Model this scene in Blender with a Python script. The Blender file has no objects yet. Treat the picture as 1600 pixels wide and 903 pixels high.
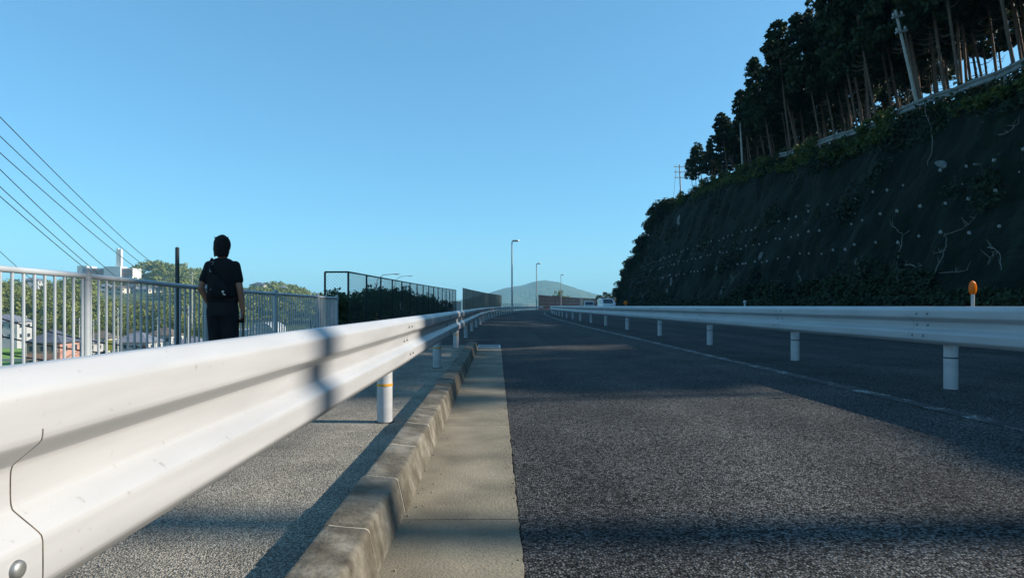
import bpy, bmesh, math, random
import numpy as np
from mathutils import Vector, Matrix, Euler, noise

rnd = random.Random(11)
rng = np.random.default_rng(7)
R = math.radians
scene = bpy.context.scene
COL = scene.collection

# ------------------------------------------------------------------ camera
F = 967.0                     # focal length in pixels of a 1600 px wide frame
CAMZ = 0.88
VX, VY = 776.0, 478.0         # where the road direction meets the horizon in that frame
cam_d = bpy.data.cameras.new('camera')
cam = bpy.data.objects.new('camera', cam_d)
COL.objects.link(cam)
cam_d.sensor_width = 36.0
cam_d.lens = F / 1600 * 36.0
cam_d.clip_start = 0.05
cam_d.clip_end = 20000
cam.location = (0, 0, CAMZ)
cam.rotation_euler = (R(90), 0, 0)
cam_d.shift_x = (800 - VX) / 1600
cam_d.shift_y = (VY - 451.5) / 1600
scene.camera = cam

# ------------------------------------------------------------------ sky and sun
SUN_EL = R(30.5)
SUN_AZ = R(93)                # clockwise from +Y: low on the right, above the hill
world = bpy.data.worlds.new('World')
scene.world = world
world.use_nodes = True
wn = world.node_tree
bg = wn.nodes['Background']
sky = wn.nodes.new('ShaderNodeTexSky')
sky.sky_type = 'NISHITA'
sky.sun_disc = False
sky.sun_elevation = SUN_EL
sky.sun_rotation = SUN_AZ
sky.altitude = 0
sky.air_density = 1.0
sky.dust_density = 0.5
sky.ozone_density = 10.0
# the camera's soft response to the sky: one even grade over the whole dome
sky_g = wn.nodes.new('ShaderNodeGamma'); sky_g.inputs[1].default_value = 0.675
sky_t = wn.nodes.new('ShaderNodeMix'); sky_t.data_type = 'RGBA'; sky_t.blend_type = 'MULTIPLY'
sky_t.inputs[0].default_value = 1.0; sky_t.inputs[7].default_value = (1.0, 1.48, 1.46, 1)
wn.links.new(sky.outputs[0], sky_g.inputs[0])
wn.links.new(sky_g.outputs[0], sky_t.inputs[6])
wn.links.new(sky_t.outputs[2], bg.inputs[0])
bg.inputs[1].default_value = 0.15
sun_d = bpy.data.lights.new('sun', 'SUN')
sun_d.energy = 5.0
sun_d.angle = R(0.75)
sun_d.color = (1.0, 0.92, 0.8)
sun = bpy.data.objects.new('sun', sun_d)
COL.objects.link(sun)
sv = Vector((math.sin(SUN_AZ) * math.cos(SUN_EL), math.cos(SUN_AZ) * math.cos(SUN_EL), math.sin(SUN_EL)))
sun.rotation_euler = (-sv).to_track_quat('-Z', 'Y').to_euler()
sun.location = (0, 0, 60)

vs = scene.view_settings
vs.view_transform = 'Standard'
vs.look = 'None'
vs.exposure = 0.6
vs.gamma = 1.0
scene.cycles.use_denoising = True
scene.cycles.max_bounces = 6
scene.cycles.transparent_max_bounces = 8


# ------------------------------------------------------------------ helpers
def tag(o, label=None, cat=None, group=None, kind=None):
    if label: o['label'] = label
    if cat: o['category'] = cat
    if group: o['group'] = group
    if kind: o['kind'] = kind
    return o


def empty(name, loc=(0, 0, 0), rz=0.0):
    o = bpy.data.objects.new(name, None)
    COL.objects.link(o)
    o.location = loc
    o.rotation_euler = (0, 0, rz)
    o.empty_display_size = 0.2
    return o


def link(name, me, parent=None, loc=None):
    o = bpy.data.objects.new(name, me)
    COL.objects.link(o)
    if parent is not None: o.parent = parent
    if loc is not None: o.location = loc
    return o


def np_mesh(name, V, Fc, mat, smooth=False):
    """V (n,3), Fc (m,k) with every face of k corners."""
    V = np.asarray(V, dtype=np.float32); Fc = np.asarray(Fc, dtype=np.int32)
    me = bpy.data.meshes.new(name)
    n, (m, k) = len(V), Fc.shape
    me.vertices.add(n); me.vertices.foreach_set('co', V.ravel())
    me.loops.add(m * k); me.loops.foreach_set('vertex_index', Fc.ravel())
    me.polygons.add(m); me.polygons.foreach_set('loop_start', np.arange(0, m * k, k, dtype=np.int32))
    if smooth: me.polygons.foreach_set('use_smooth', np.ones(m, dtype=bool))
    me.update(calc_edges=True)
    if mat: me.materials.append(mat)
    return me


class MB:
    def __init__(s): s.v, s.f = [], []

    def add(s, verts, faces):
        o = len(s.v)
        s.v += [tuple(p) for p in verts]
        s.f += [tuple(i + o for i in f) for f in faces]
        return s

    def box(s, c, d, rz=0.0, tilt=None):
        hx, hy, hz = d[0] / 2, d[1] / 2, d[2] / 2
        m = Euler(tilt if tilt else (0, 0, rz)).to_matrix()
        ps = [Vector(c) + m @ Vector((x * hx, y * hy, z * hz)) for z in (-1, 1) for y in (-1, 1) for x in (-1, 1)]
        return s.add(ps, [(0, 2, 3, 1), (4, 5, 7, 6), (0, 1, 5, 4), (2, 6, 7, 3), (0, 4, 6, 2), (1, 3, 7, 5)])

    def path(s, pts, rad, n=8, cap=True):
        pts = [Vector(p) for p in pts]
        if not hasattr(rad, '__len__'): rad = [rad] * len(pts)
        rings, up = [], None
        for i, p in enumerate(pts):
            t = (pts[min(i + 1, len(pts) - 1)] - pts[max(i - 1, 0)]).normalized()
            if up is None:
                up = Vector((0, 0, 1)) if abs(t.z) < 0.9 else Vector((1, 0, 0))
            a = t.cross(up).normalized(); b = a.cross(t).normalized(); up = b
            rings.append([p + (a * math.cos(2 * math.pi * k / n) + b * math.sin(2 * math.pi * k / n)) * rad[i] for k in range(n)])
        vs_ = [q for r in rings for q in r]
        fs = []
        for i in range(len(pts) - 1):
            for k in range(n):
                k2 = (k + 1) % n
                fs.append((i * n + k, i * n + k2, (i + 1) * n + k2, (i + 1) * n + k))
        if cap:
            fs.append(tuple(range(n - 1, -1, -1)))
            fs.append(tuple((len(pts) - 1) * n + k for k in range(n)))
        return s.add(vs_, fs)

    def sphere(s, c, r, nu=12, nv=8, rot=None):
        if not hasattr(r, '__len__'): r = (r, r, r)
        m = rot if rot else Matrix.Identity(3)
        vs_ = [Vector(c) + m @ Vector((0, 0, r[2]))]
        for j in range(1, nv):
            a = math.pi * j / nv
            for i in range(nu):
                b = 2 * math.pi * i / nu
                vs_.append(Vector(c) + m @ Vector((r[0] * math.sin(a) * math.cos(b), r[1] * math.sin(a) * math.sin(b), r[2] * math.cos(a))))
        vs_.append(Vector(c) + m @ Vector((0, 0, -r[2])))
        fs = [(0, 1 + i, 1 + (i + 1) % nu) for i in range(nu)]
        for j in range(nv - 2):
            for i in range(nu):
                i2 = (i + 1) % nu
                fs.append((1 + j * nu + i, 1 + (j + 1) * nu + i, 1 + (j + 1) * nu + i2, 1 + j * nu + i2))
        l = len(vs_) - 1; b0 = 1 + (nv - 2) * nu
        fs += [(l, b0 + (i + 1) % nu, b0 + i) for i in range(nu)]
        return s.add(vs_, fs)

    def sweep(s, prof, frames, closed=True, cap=True):
        """prof: list of (u,v); frames: list of functions (u,v)->point."""
        n = len(prof)
        vs_ = [fr(u, v) for fr in frames for (u, v) in prof]
        fs = []
        for i in range(len(frames) - 1):
            for k in range(n if closed else n - 1):
                k2 = (k + 1) % n
                fs.append((i * n + k, (i + 1) * n + k, (i + 1) * n + k2, i * n + k2))
        if cap and closed:
            fs.append(tuple(range(n))); fs.append(tuple((len(frames) - 1) * n + k for k in range(n - 1, -1, -1)))
        return s.add(vs_, fs)

    def mesh(s, name, mat=None, smooth=False, angle=None):
        me = bpy.data.meshes.new(name)
        me.from_pydata(s.v, [], s.f)
        bm = bmesh.new(); bm.from_mesh(me)
        bmesh.ops.recalc_face_normals(bm, faces=bm.faces)
        bm.to_mesh(me); bm.free()
        if mat: me.materials.append(mat)
        if smooth:
            for p in me.polygons: p.use_smooth = True
            me.set_sharp_from_angle(angle=angle if angle else R(40))
        return me

    def build(s, name, mat, parent=None, smooth=False, loc=None):
        return link(name, s.mesh(name, mat, smooth), parent, loc)


# ------------------------------------------------------------------ materials
MATS = {}


def nodes_of(name):
    m = bpy.data.materials.new(name); m.use_nodes = True
    nt = m.node_tree
    return m, nt, nt.nodes, nt.links, nt.nodes['Principled BSDF']


def ramp(nd, stops):
    r = nd.new('ShaderNodeValToRGB')
    e = r.color_ramp.elements
    while len(e) < len(stops): e.new(0.5)
    for i, (p, c) in enumerate(stops):
        e[i].position = p; e[i].color = (*c, 1) if len(c) == 3 else c
    return r


def surf(name, c1, c2=None, scale=4.0, rough=0.7, metal=0.0, bump=0.0, bscale=None, spec=0.5, obj=False, fine=None, stretch=None):
    """base colour drifting between c1 and c2 with noise, optional fine grain and relief"""
    if name in MATS: return MATS[name]
    m, nt, nd, lk, p = nodes_of(name)
    c2 = c2 or tuple(x * 0.8 for x in c1)
    if obj:
        tc = nd.new('ShaderNodeTexCoord'); co = tc.outputs['Object']
    else:
        g = nd.new('ShaderNodeNewGeometry'); co = g.outputs['Position']
    if stretch:
        mp = nd.new('ShaderNodeMapping'); mp.inputs['Scale'].default_value = stretch
        lk.new(co, mp.inputs['Vector']); co = mp.outputs[0]
    n = nd.new('ShaderNodeTexNoise'); n.inputs['Scale'].default_value = scale; n.inputs['Detail'].default_value = 6
    lk.new(co, n.inputs['Vector'])
    r = ramp(nd, [(0.32, c1), (0.68, c2)]); lk.new(n.outputs['Fac'], r.inputs[0])
    out = r.outputs[0]
    if fine:
        n2 = nd.new('ShaderNodeTexNoise'); n2.inputs['Scale'].default_value = fine[0]; n2.inputs['Detail'].default_value = 3
        lk.new(co, n2.inputs['Vector'])
        r2 = ramp(nd, [(0.3, (1 - fine[1],) * 3), (0.7, (1 + fine[1],) * 3)]); lk.new(n2.outputs['Fac'], r2.inputs[0])
        mx = nd.new('ShaderNodeMix'); mx.data_type = 'RGBA'; mx.blend_type = 'MULTIPLY'; mx.inputs[0].default_value = 1
        lk.new(out, mx.inputs[6]); lk.new(r2.outputs[0], mx.inputs[7]); out = mx.outputs[2]
    lk.new(out, p.inputs['Base Color'])
    p.inputs['Roughness'].default_value = rough
    p.inputs['Metallic'].default_value = metal
    p.inputs['Specular IOR Level'].default_value = spec
    if bump:
        nb = nd.new('ShaderNodeTexNoise'); nb.inputs['Scale'].default_value = bscale or scale * 6; nb.inputs['Detail'].default_value = 5
        lk.new(co, nb.inputs['Vector'])
        b = nd.new('ShaderNodeBump'); b.inputs['Strength'].default_value = 1.0; b.inputs['Distance'].default_value = bump
        lk.new(nb.outputs['Fac'], b.inputs['Height']); lk.new(b.outputs[0], p.inputs['Normal'])
    MATS[name] = m
    return m


def leaf_mat(name, c1, c2, trans=0.25, patch=0.35):
    """leaves: tone differs from leaf to leaf and from plant to plant"""
    if name in MATS: return MATS[name]
    m, nt, nd, lk, p = nodes_of(name)
    g = nd.new('ShaderNodeNewGeometry')
    oi = nd.new('ShaderNodeObjectInfo')
    n = nd.new('ShaderNodeTexNoise'); n.inputs['Scale'].default_value = patch; n.inputs['Detail'].default_value = 2
    lk.new(g.outputs['Position'], n.inputs['Vector'])
    a = nd.new('ShaderNodeMath'); a.operation = 'MULTIPLY_ADD'; a.inputs[1].default_value = 0.45
    lk.new(g.outputs['Random Per Island'], a.inputs[0]); lk.new(n.outputs['Fac'], a.inputs[2])
    a2 = nd.new('ShaderNodeMath'); a2.operation = 'MULTIPLY_ADD'; a2.inputs[1].default_value = 0.3
    lk.new(oi.outputs['Random'], a2.inputs[0]); lk.new(a.outputs[0], a2.inputs[2])
    r = ramp(nd, [(0.4, c1), (1.0, c2)]); lk.new(a2.outputs[0], r.inputs[0])
    lk.new(r.outputs[0], p.inputs['Base Color'])
    p.inputs['Roughness'].default_value = 0.6
    p.inputs['Specular IOR Level'].default_value = 0.25
    t = nd.new('ShaderNodeBsdfTranslucent'); lk.new(r.outputs[0], t.inputs[0])
    mx = nd.new('ShaderNodeMixShader'); mx.inputs[0].default_value = trans
    lk.new(p.outputs[0], mx.inputs[1]); lk.new(t.outputs[0], mx.inputs[2])
    lk.new(mx.outputs[0], nd['Material Output'].inputs[0])
    MATS[name] = m
    return m


def asphalt(name, scale, lo, hi, patch):
    m, nt, nd, lk, p = nodes_of(name)
    g = nd.new('ShaderNodeNewGeometry')
    v = nd.new('ShaderNodeTexVoronoi'); v.inputs['Scale'].default_value = scale
    lk.new(g.outputs['Position'], v.inputs['Vector'])
    sp = nd.new('ShaderNodeSeparateColor'); lk.new(v.outputs['Color'], sp.inputs[0])
    r = ramp(nd, [(0.0, lo), (0.55, tuple((a + b) / 2.4 for a, b in zip(lo, hi))), (1.0, hi)])
    lk.new(sp.outputs[0], r.inputs[0])
    # binder between the chips
    rd = ramp(nd, [(0.25, (1, 1, 1)), (0.75, (0.3, 0.3, 0.3))]); lk.new(v.outputs['Distance'], rd.inputs[0])
    mx = nd.new('ShaderNodeMix'); mx.data_type = 'RGBA'; mx.blend_type = 'MULTIPLY'; mx.inputs[0].default_value = 1
    lk.new(r.outputs[0], mx.inputs[6]); lk.new(rd.outputs[0], mx.inputs[7])
    n = nd.new('ShaderNodeTexNoise'); n.inputs['Scale'].default_value = patch; n.inputs['Detail'].default_value = 6
    lk.new(g.outputs['Position'], n.inputs['Vector'])
    rn = ramp(nd, [(0.3, (0.72, 0.72, 0.72)), (0.7, (1.2, 1.2, 1.2))]); lk.new(n.outputs['Fac'], rn.inputs[0])
    m2 = nd.new('ShaderNodeMix'); m2.data_type = 'RGBA'; m2.blend_type = 'MULTIPLY'; m2.inputs[0].default_value = 1
    lk.new(mx.outputs[2], m2.inputs[6]); lk.new(rn.outputs[0], m2.inputs[7])
    mp = nd.new('ShaderNodeMapping'); mp.inputs['Scale'].default_value = (1.1, 0.05, 1); lk.new(g.outputs['Position'], mp.inputs[0])
    nw = nd.new('ShaderNodeTexNoise'); nw.inputs['Scale'].default_value = 1.0; nw.inputs['Detail'].default_value = 4; lk.new(mp.outputs[0], nw.inputs['Vector'])
    rw = ramp(nd, [(0.35, (0.72, 0.72, 0.74)), (0.65, (1.18, 1.17, 1.15))]); lk.new(nw.outputs['Fac'], rw.inputs[0])
    m3 = nd.new('ShaderNodeMix'); m3.data_type = 'RGBA'; m3.blend_type = 'MULTIPLY'; m3.inputs[0].default_value = 1
    lk.new(m2.outputs[2], m3.inputs[6]); lk.new(rw.outputs[0], m3.inputs[7])
    lk.new(m3.outputs[2], p.inputs['Base Color'])
    p.inputs['Roughness'].default_value = 0.85
    p.inputs['Specular IOR Level'].default_value = 0.12
    b = nd.new('ShaderNodeBump'); b.inputs['Strength'].default_value = 1.0; b.inputs['Distance'].default_value = 0.006
    b.invert = True
    lk.new(v.outputs['Distance'], b.inputs['Height']); lk.new(b.outputs[0], p.inputs['Normal'])
    MATS[name] = m
    return m


M_ROAD = asphalt('road_asphalt', 105, (0.003, 0.0035, 0.004), (0.222, 0.219, 0.212), 1.3)
M_WALK = asphalt('walk_asphalt', 150, (0.24, 0.215, 0.175), (0.6, 0.54, 0.45), 2.5)
M_GUT = surf('gutter_concrete', (0.235, 0.2, 0.138), (0.12, 0.1, 0.068), 2.6, 0.85, bump=0.004, bscale=90, fine=(160, 0.3))


def kerb_material():
    m, nt, nd, lk, p = nodes_of('kerb_concrete')
    g = nd.new('ShaderNodeNewGeometry')
    n = nd.new('ShaderNodeTexNoise'); n.inputs['Scale'].default_value = 11; n.inputs['Detail'].default_value = 10; n.inputs['Roughness'].default_value = 0.65
    lk.new(g.outputs['Position'], n.inputs['Vector'])
    r = ramp(nd, [(0.3, (0.075, 0.062, 0.045)), (0.5, (0.16, 0.142, 0.11)), (0.7, (0.25, 0.228, 0.185))]); lk.new(n.outputs['Fac'], r.inputs[0])
    # runs of grime down the faces
    mp = nd.new('ShaderNodeMapping'); mp.inputs['Scale'].default_value = (1, 1.3, 1.0); lk.new(g.outputs['Position'], mp.inputs[0])
    n2 = nd.new('ShaderNodeTexNoise'); n2.inputs['Scale'].default_value = 4.2; n2.inputs['Detail'].default_value = 5
    lk.new(mp.outputs[0], n2.inputs['Vector'])
    r2 = ramp(nd, [(0.42, (0.33, 0.3, 0.24)), (0.6, (1, 1, 1))]); lk.new(n2.outputs['Fac'], r2.inputs[0])
    mx = nd.new('ShaderNodeMix'); mx.data_type = 'RGBA'; mx.blend_type = 'MULTIPLY'; mx.inputs[0].default_value = 0.8
    lk.new(r.outputs[0], mx.inputs[6]); lk.new(r2.outputs[0], mx.inputs[7])
    # pits
    v = nd.new('ShaderNodeTexVoronoi'); v.inputs['Scale'].default_value = 70; lk.new(g.outputs['Position'], v.inputs['Vector'])
    r3 = ramp(nd, [(0.06, (0.35, 0.33, 0.3)), (0.18, (1, 1, 1))]); lk.new(v.outputs['Distance'], r3.inputs[0])
    m2 = nd.new('ShaderNodeMix'); m2.data_type = 'RGBA'; m2.blend_type = 'MULTIPLY'; m2.inputs[0].default_value = 0.7
    lk.new(mx.outputs[2], m2.inputs[6]); lk.new(r3.outputs[0], m2.inputs[7])
    lk.new(m2.outputs[2], p.inputs['Base Color'])
    p.inputs['Roughness'].default_value = 0.9
    nb = nd.new('ShaderNodeTexNoise'); nb.inputs['Scale'].default_value = 60; nb.inputs['Detail'].default_value = 6
    lk.new(g.outputs['Position'], nb.inputs['Vector'])
    b = nd.new('ShaderNodeBump'); b.inputs['Distance'].default_value = 0.006
    lk.new(nb.outputs['Fac'], b.inputs['Height']); lk.new(b.outputs[0], p.inputs['Normal'])
    return m


M_KERB = kerb_material()
M_MORTAR = surf('mortar', (0.4, 0.36, 0.29), (0.28, 0.25, 0.2), 20, 0.9)


def rail_material():
    m, nt, nd, lk, p = nodes_of('guardrail_white')
    g = nd.new('ShaderNodeNewGeometry')
    mp = nd.new('ShaderNodeMapping'); mp.inputs['Scale'].default_value = (1, 0.5, 5); lk.new(g.outputs['Position'], mp.inputs[0])
    n = nd.new('ShaderNodeTexNoise'); n.inputs['Scale'].default_value = 3; n.inputs['Detail'].default_value = 7
    lk.new(mp.outputs[0], n.inputs['Vector'])
    r = ramp(nd, [(0.3, (0.36, 0.36, 0.365)), (0.65, (0.43, 0.43, 0.435))]); lk.new(n.outputs['Fac'], r.inputs[0])
    # road dirt specks
    n2 = nd.new('ShaderNodeTexNoise'); n2.inputs['Scale'].default_value = 45; n2.inputs['Detail'].default_value = 4
    lk.new(g.outputs['Position'], n2.inputs['Vector'])
    r2 = ramp(nd, [(0.22, (0.6, 0.55, 0.48)), (0.34, (1, 1, 1))]); lk.new(n2.outputs['Fac'], r2.inputs[0])
    mx = nd.new('ShaderNodeMix'); mx.data_type = 'RGBA'; mx.blend_type = 'MULTIPLY'; mx.inputs[0].default_value = 0.6
    lk.new(r.outputs[0], mx.inputs[6]); lk.new(r2.outputs[0], mx.inputs[7])
    lk.new(mx.outputs[2], p.inputs['Base Color'])
    p.inputs['Roughness'].default_value = 0.42
    p.inputs['Specular IOR Level'].default_value = 0.45
    return m


M_RAIL = rail_material()
M_BOLT = surf('zinc_bolt', (0.33, 0.34, 0.34), (0.22, 0.22, 0.21), 60, 0.5, 0.7)
M_DARKLINE = surf('grime', (0.05, 0.045, 0.04), (0.03, 0.03, 0.028), 30, 0.9)
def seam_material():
    m, nt, nd, lk, p = nodes_of('lap_shade_grime')  # dirt and the shade of the lap's gap, both put into the colour
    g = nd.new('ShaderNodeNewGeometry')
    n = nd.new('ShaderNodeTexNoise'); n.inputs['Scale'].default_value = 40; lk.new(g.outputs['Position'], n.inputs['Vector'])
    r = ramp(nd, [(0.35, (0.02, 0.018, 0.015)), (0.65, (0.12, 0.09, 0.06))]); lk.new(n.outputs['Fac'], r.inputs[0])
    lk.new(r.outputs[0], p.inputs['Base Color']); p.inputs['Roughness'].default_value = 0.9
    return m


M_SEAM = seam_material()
M_BAND_O = surf('amber_band', (0.75, 0.36, 0.03), (0.6, 0.27, 0.02), 20, 0.4)
M_BAND_K = surf('dark_band', (0.03, 0.03, 0.03), (0.06, 0.06, 0.06), 20, 0.5)
M_GALV = surf('galvanised_steel', (0.36, 0.38, 0.4), (0.27, 0.29, 0.31), 9, 0.45, 0.35)
M_RAILING = surf('railing_paint', (0.44, 0.47, 0.49), (0.36, 0.39, 0.41), 5, 0.42, 0.1)
M_NETPOST = surf('fence_green_paint', (0.03, 0.045, 0.042), (0.022, 0.03, 0.03), 6, 0.6, spec=0.2)
M_WIRE = surf('netting_wire', (0.03, 0.04, 0.04), (0.02, 0.03, 0.03), 6, 0.6, 0.0, spec=0.2)
M_PAINT = surf('cedar_bark', (0.19, 0.125, 0.095), (0.1, 0.07, 0.055), 6, 0.9, bump=0.02, obj=True, stretch=(6, 6, 1))
M_BARK = M_PAINT
M_CEDAR = leaf_mat('cedar_needles', (0.008, 0.02, 0.01), (0.03, 0.052, 0.018), 0.12)
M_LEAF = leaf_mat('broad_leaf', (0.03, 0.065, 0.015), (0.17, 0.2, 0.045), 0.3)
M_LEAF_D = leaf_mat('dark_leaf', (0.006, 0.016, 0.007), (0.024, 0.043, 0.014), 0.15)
M_GRASSY = leaf_mat('grass_blade', (0.025, 0.05, 0.012), (0.1, 0.13, 0.03), 0.3)
M_CONC = surf('pole_concrete', (0.42, 0.41, 0.38), (0.3, 0.29, 0.27), 3, 0.85, bump=0.003, obj=True)


# ------------------------------------------------------------------ layout
def sh(y):
    return 0.0008 * max(0.0, y - 20.0) ** 2


def W(lat, y, z):
    return Vector((lat + sh(y), y, z))


def pix(px, py, y):
    """the place that stands y metres up the road at that pixel of the 1600 px frame"""
    return Vector(((px - VX) / F * y, y, CAMZ + (VY - py) / F * y))


def strip(name, lats, ys, zf, mat, parent=None):
    V, Fc = [], []
    for y in ys:
        for l in lats: V.append(W(l, y, zf(l, y)))
    n = len(lats)
    for i in range(len(ys) - 1):
        for k in range(n - 1):
            Fc.append((i * n + k, i * n + k + 1, (i + 1) * n + k + 1, (i + 1) * n + k))
    return link(name, np_mesh(name, V, Fc, mat), parent)


def road_z(l, y):
    return 0.0 + 0.027 * min(max(l - 0.09, 0), 4.0) - (0.004 if l < 4.1 else 0.0)


YS = [-30, -10] + list(np.linspace(0, 20, 21)) + list(np.linspace(24, 330, 78))
ground_v = [(-4000, -400, -12.5), (4000, -400, -12.5), (4000, 5000, -12.5), (-4000, 5000, -12.5)]
M_GROUND = surf('valley_ground', (0.09, 0.13, 0.035), (0.17, 0.16, 0.09), 0.02, 0.95, fine=(0.6, 0.3))
tag(link('ground', np_mesh('ground', ground_v, [(0, 1, 2, 3)], M_GROUND)), 'low valley ground of grass and earth beyond the railing', 'ground', kind='structure')
road = strip('road', [0.095, 1, 2, 3, 4.1, 10, 16.6], YS, road_z, M_ROAD)
tag(road, 'dark coarse asphalt road curving away to the right', 'road', kind='structure')
YW = [-6, 0, 2, 4, 6, 8, 10, 12, 13.6]
walk = strip('sidewalk', [-3.9, -3, -2, -1.2, -0.56], YW, lambda l, y: 0.02, M_WALK)
tag(walk, 'grey sidewalk strip between the kerb and the railing', 'sidewalk', kind='structure')
YV = [13.6, 15, 17, 20] + list(np.linspace(24, 330, 78))
verge = strip('road_shoulder', [-3.9, -2, -0.9, 0.0, 0.095], YV, lambda l, y: 0.004 + (0.012 if l < -0.9 else 0), M_ROAD)
tag(verge, 'dark asphalt shoulder beyond the end of the kerb', 'shoulder', kind='structure')
M_BANK = surf('bank_soil', (0.05, 0.06, 0.025), (0.1, 0.09, 0.05), 0.8, 0.95, bump=0.1, bscale=3)
bank = strip('embankment', [-30, -20, -10, -5, -3.88], [-30, -6] + YV, lambda l, y: {-30: -12.6, -20: -12.0, -10: -6.0, -5: -1.2}.get(l, -0.01), M_BANK)
tag(bank, 'grassy embankment falling away behind the railing', 'embankment', kind='structure')

# worn edge line
def worn_paint():
    m, nt, nd, lk, p = nodes_of('worn_line_paint')
    g = nd.new('ShaderNodeNewGeometry')
    v = nd.new('ShaderNodeTexVoronoi'); v.inputs['Scale'].default_value = 95
    lk.new(g.outputs['Position'], v.inputs['Vector'])
    n = nd.new('ShaderNodeTexNoise'); n.inputs['Scale'].default_value = 5; n.inputs['Detail'].default_value = 7
    lk.new(g.outputs['Position'], n.inputs['Vector'])
    sp = nd.new('ShaderNodeSeparateColor'); lk.new(v.outputs['Color'], sp.inputs[0])
    a = nd.new('ShaderNodeMath'); a.operation = 'MULTIPLY_ADD'; a.inputs[1].default_value = 0.45
    lk.new(sp.outputs[1], a.inputs[0]); lk.new(n.outputs['Fac'], a.inputs[2])
    r = ramp(nd, [(0.87, (0.02, 0.02, 0.02)), (0.94, (0.38, 0.38, 0.36))]); lk.new(a.outputs[0], r.inputs[0])
    lk.new(r.outputs[0], p.inputs['Base Color']); p.inputs['Roughness'].default_value = 0.7
    return m


line = strip('road_line', [3.33, 3.47], [y for y in YS if y > 1.0], lambda l, y: road_z(l, y) + 0.005, worn_paint())
tag(line, 'worn speckled white edge line before the far guardrail', 'road line', kind='structure')
line2 = strip('road_line', [13.6, 13.75], [y for y in YS if y > 1.0], lambda l, y: road_z(l, y) + 0.005, line.data.materials[0])
tag(line2, 'white edge line at the foot of the dark slope', 'road line', kind='structure')

# gutter: slabs
gut = empty('gutter')
tag(gut, 'pale concrete gutter between kerb and asphalt', 'gutter', kind='structure')
gy = [-3.45, -1.45, 0.55, 2.55, 4.55, 6.55, 8.55, 10.55, 12.55]
for a, b in zip(gy[:-1], gy[1:]):
    jag = MB()
    ys = np.linspace(a + 0.003, b - 0.003, 41)
    pts_top = [(0.09 + rnd.uniform(-0.004, 0.004), y, 0.003) for y in ys]
    V = [(-0.40, y, 0.0) for y in ys] + pts_top + [(-0.40, y, -0.1) for y in ys] + [(0.09, y, -0.1) for y in ys]
    n = len(ys); Fc = []
    for i in range(n - 1):
        Fc += [(i, n + i, n + i + 1, i + 1), (n + i, 3 * n + i, 3 * n + i + 1, n + i + 1)]
    Fc += [(0, 2 * n, 3 * n, n), (n - 1, 2 * n - 1, 4 * n - 1, 3 * n - 1)]
    jag.add(V, Fc).build('gutter_slab', M_GUT, gut)
bedm = strip('gutter_bed', [-0.41, 0.10], [-4, 13.6], lambda l, y: -0.012, M_DARKLINE, gut)

# kerb: 0.6 m blocks with mortar joints
kerb = empty('kerb')
tag(kerb, 'stained concrete kerb of short blocks with pale joints', 'kerb', kind='structure')


def kerb_profile(drop=0.0):
    f = []
    x0, z0 = -0.388, -0.05
    f += [(x0, z0), (x0, 0.01)]
    for k in range(7):
        a = k / 6 * math.pi / 2
        f.append((-0.437 + 0.022 * math.cos(a), 0.13 + 0.022 * math.sin(a)))
    f += [(-0.5, 0.157), (-0.552, 0.163), (-0.566, 0.157), (-0.57, 0.145), (-0.57, -0.05)]
    return [(x, z - drop * max(0, z) if z > 0 else z) for x, z in f]


yk = 2.03 - 0.6 * 8
kb = 0
while yk < 13.3:
    a, b = yk + 0.005, yk + 0.595
    m = MB()
    drop0 = max(0.0, (a - 12.2) * 0.28); drop1 = max(0.0, (b - 12.2) * 0.28)
    jx, jz = rnd.uniform(-0.004, 0.004), rnd.uniform(-0.004, 0.004)
    fr = []
    for t, ed in ((0, -0.004), (0.015, 0.0), (0.3, 0.0), (0.7, 0.0), (0.985, 0.0), (1, -0.004)):
        fr.append((a + (b - a) * t, min(0.95, drop0 + (drop1 - drop0) * t), ed))
    pr = kerb_profile()
    frames = [(lambda u, v, y=y, dr=dr, ed=ed: Vector((u + jx + 0.3 * ed, y, (v * (1 - dr) if v > 0 else v) + (jz + ed if v > 0.02 else 0)))) for (y, dr, ed) in fr]
    m.sweep(pr, frames)
    o = link('kerb_block', m.mesh('kerb_block', M_KERB, True, R(35)), kerb)
    yk += 0.6; kb += 1
mo = MB()
yk = 2.03 - 0.6 * 8
while yk < 12.3:
    pr = [(x + (0.001 if x < -0.5 else -0.0012), z - 0.0015) for x, z in kerb_profile()]
    mo.sweep(pr, [(lambda u, v, y=yk + d: Vector((u, y, v))) for d in (-0.0065, 0.0065)])
    yk += 0.6
tag(mo.build('mortar', M_MORTAR, kerb), kind='stuff')

# drain grating at the end of the gutter
dr = empty('drain_grate', (-0.16, 13.2, 0.0))
tag(dr, 'steel drain grating where the gutter and kerb end', 'drain grate')
fm = MB()
for sx in (-1, 1): fm.box((sx * 0.225, 0, 0.0), (0.03, 1.0, 0.05))
for sy in (-1, 1): fm.box((0, sy * 0.485, 0.001), (0.42, 0.03, 0.05))
fm.build('frame', M_GALV, dr)
for k in range(11):
    MB().box((-0.19 + k * 0.038, 0, 0.004), (0.012, 0.93, 0.04)).build('bar', M_GALV, dr)
MB().box((0, 0, -0.06), (0.42, 0.94, 0.02)).build('pit', M_DARKLINE, dr)
for k in range(3):
    MB().box((0, -0.3 + 0.3 * k, 0.008), (0.41, 0.02, 0.02)).build('cross_bar', M_GALV, dr)

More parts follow.
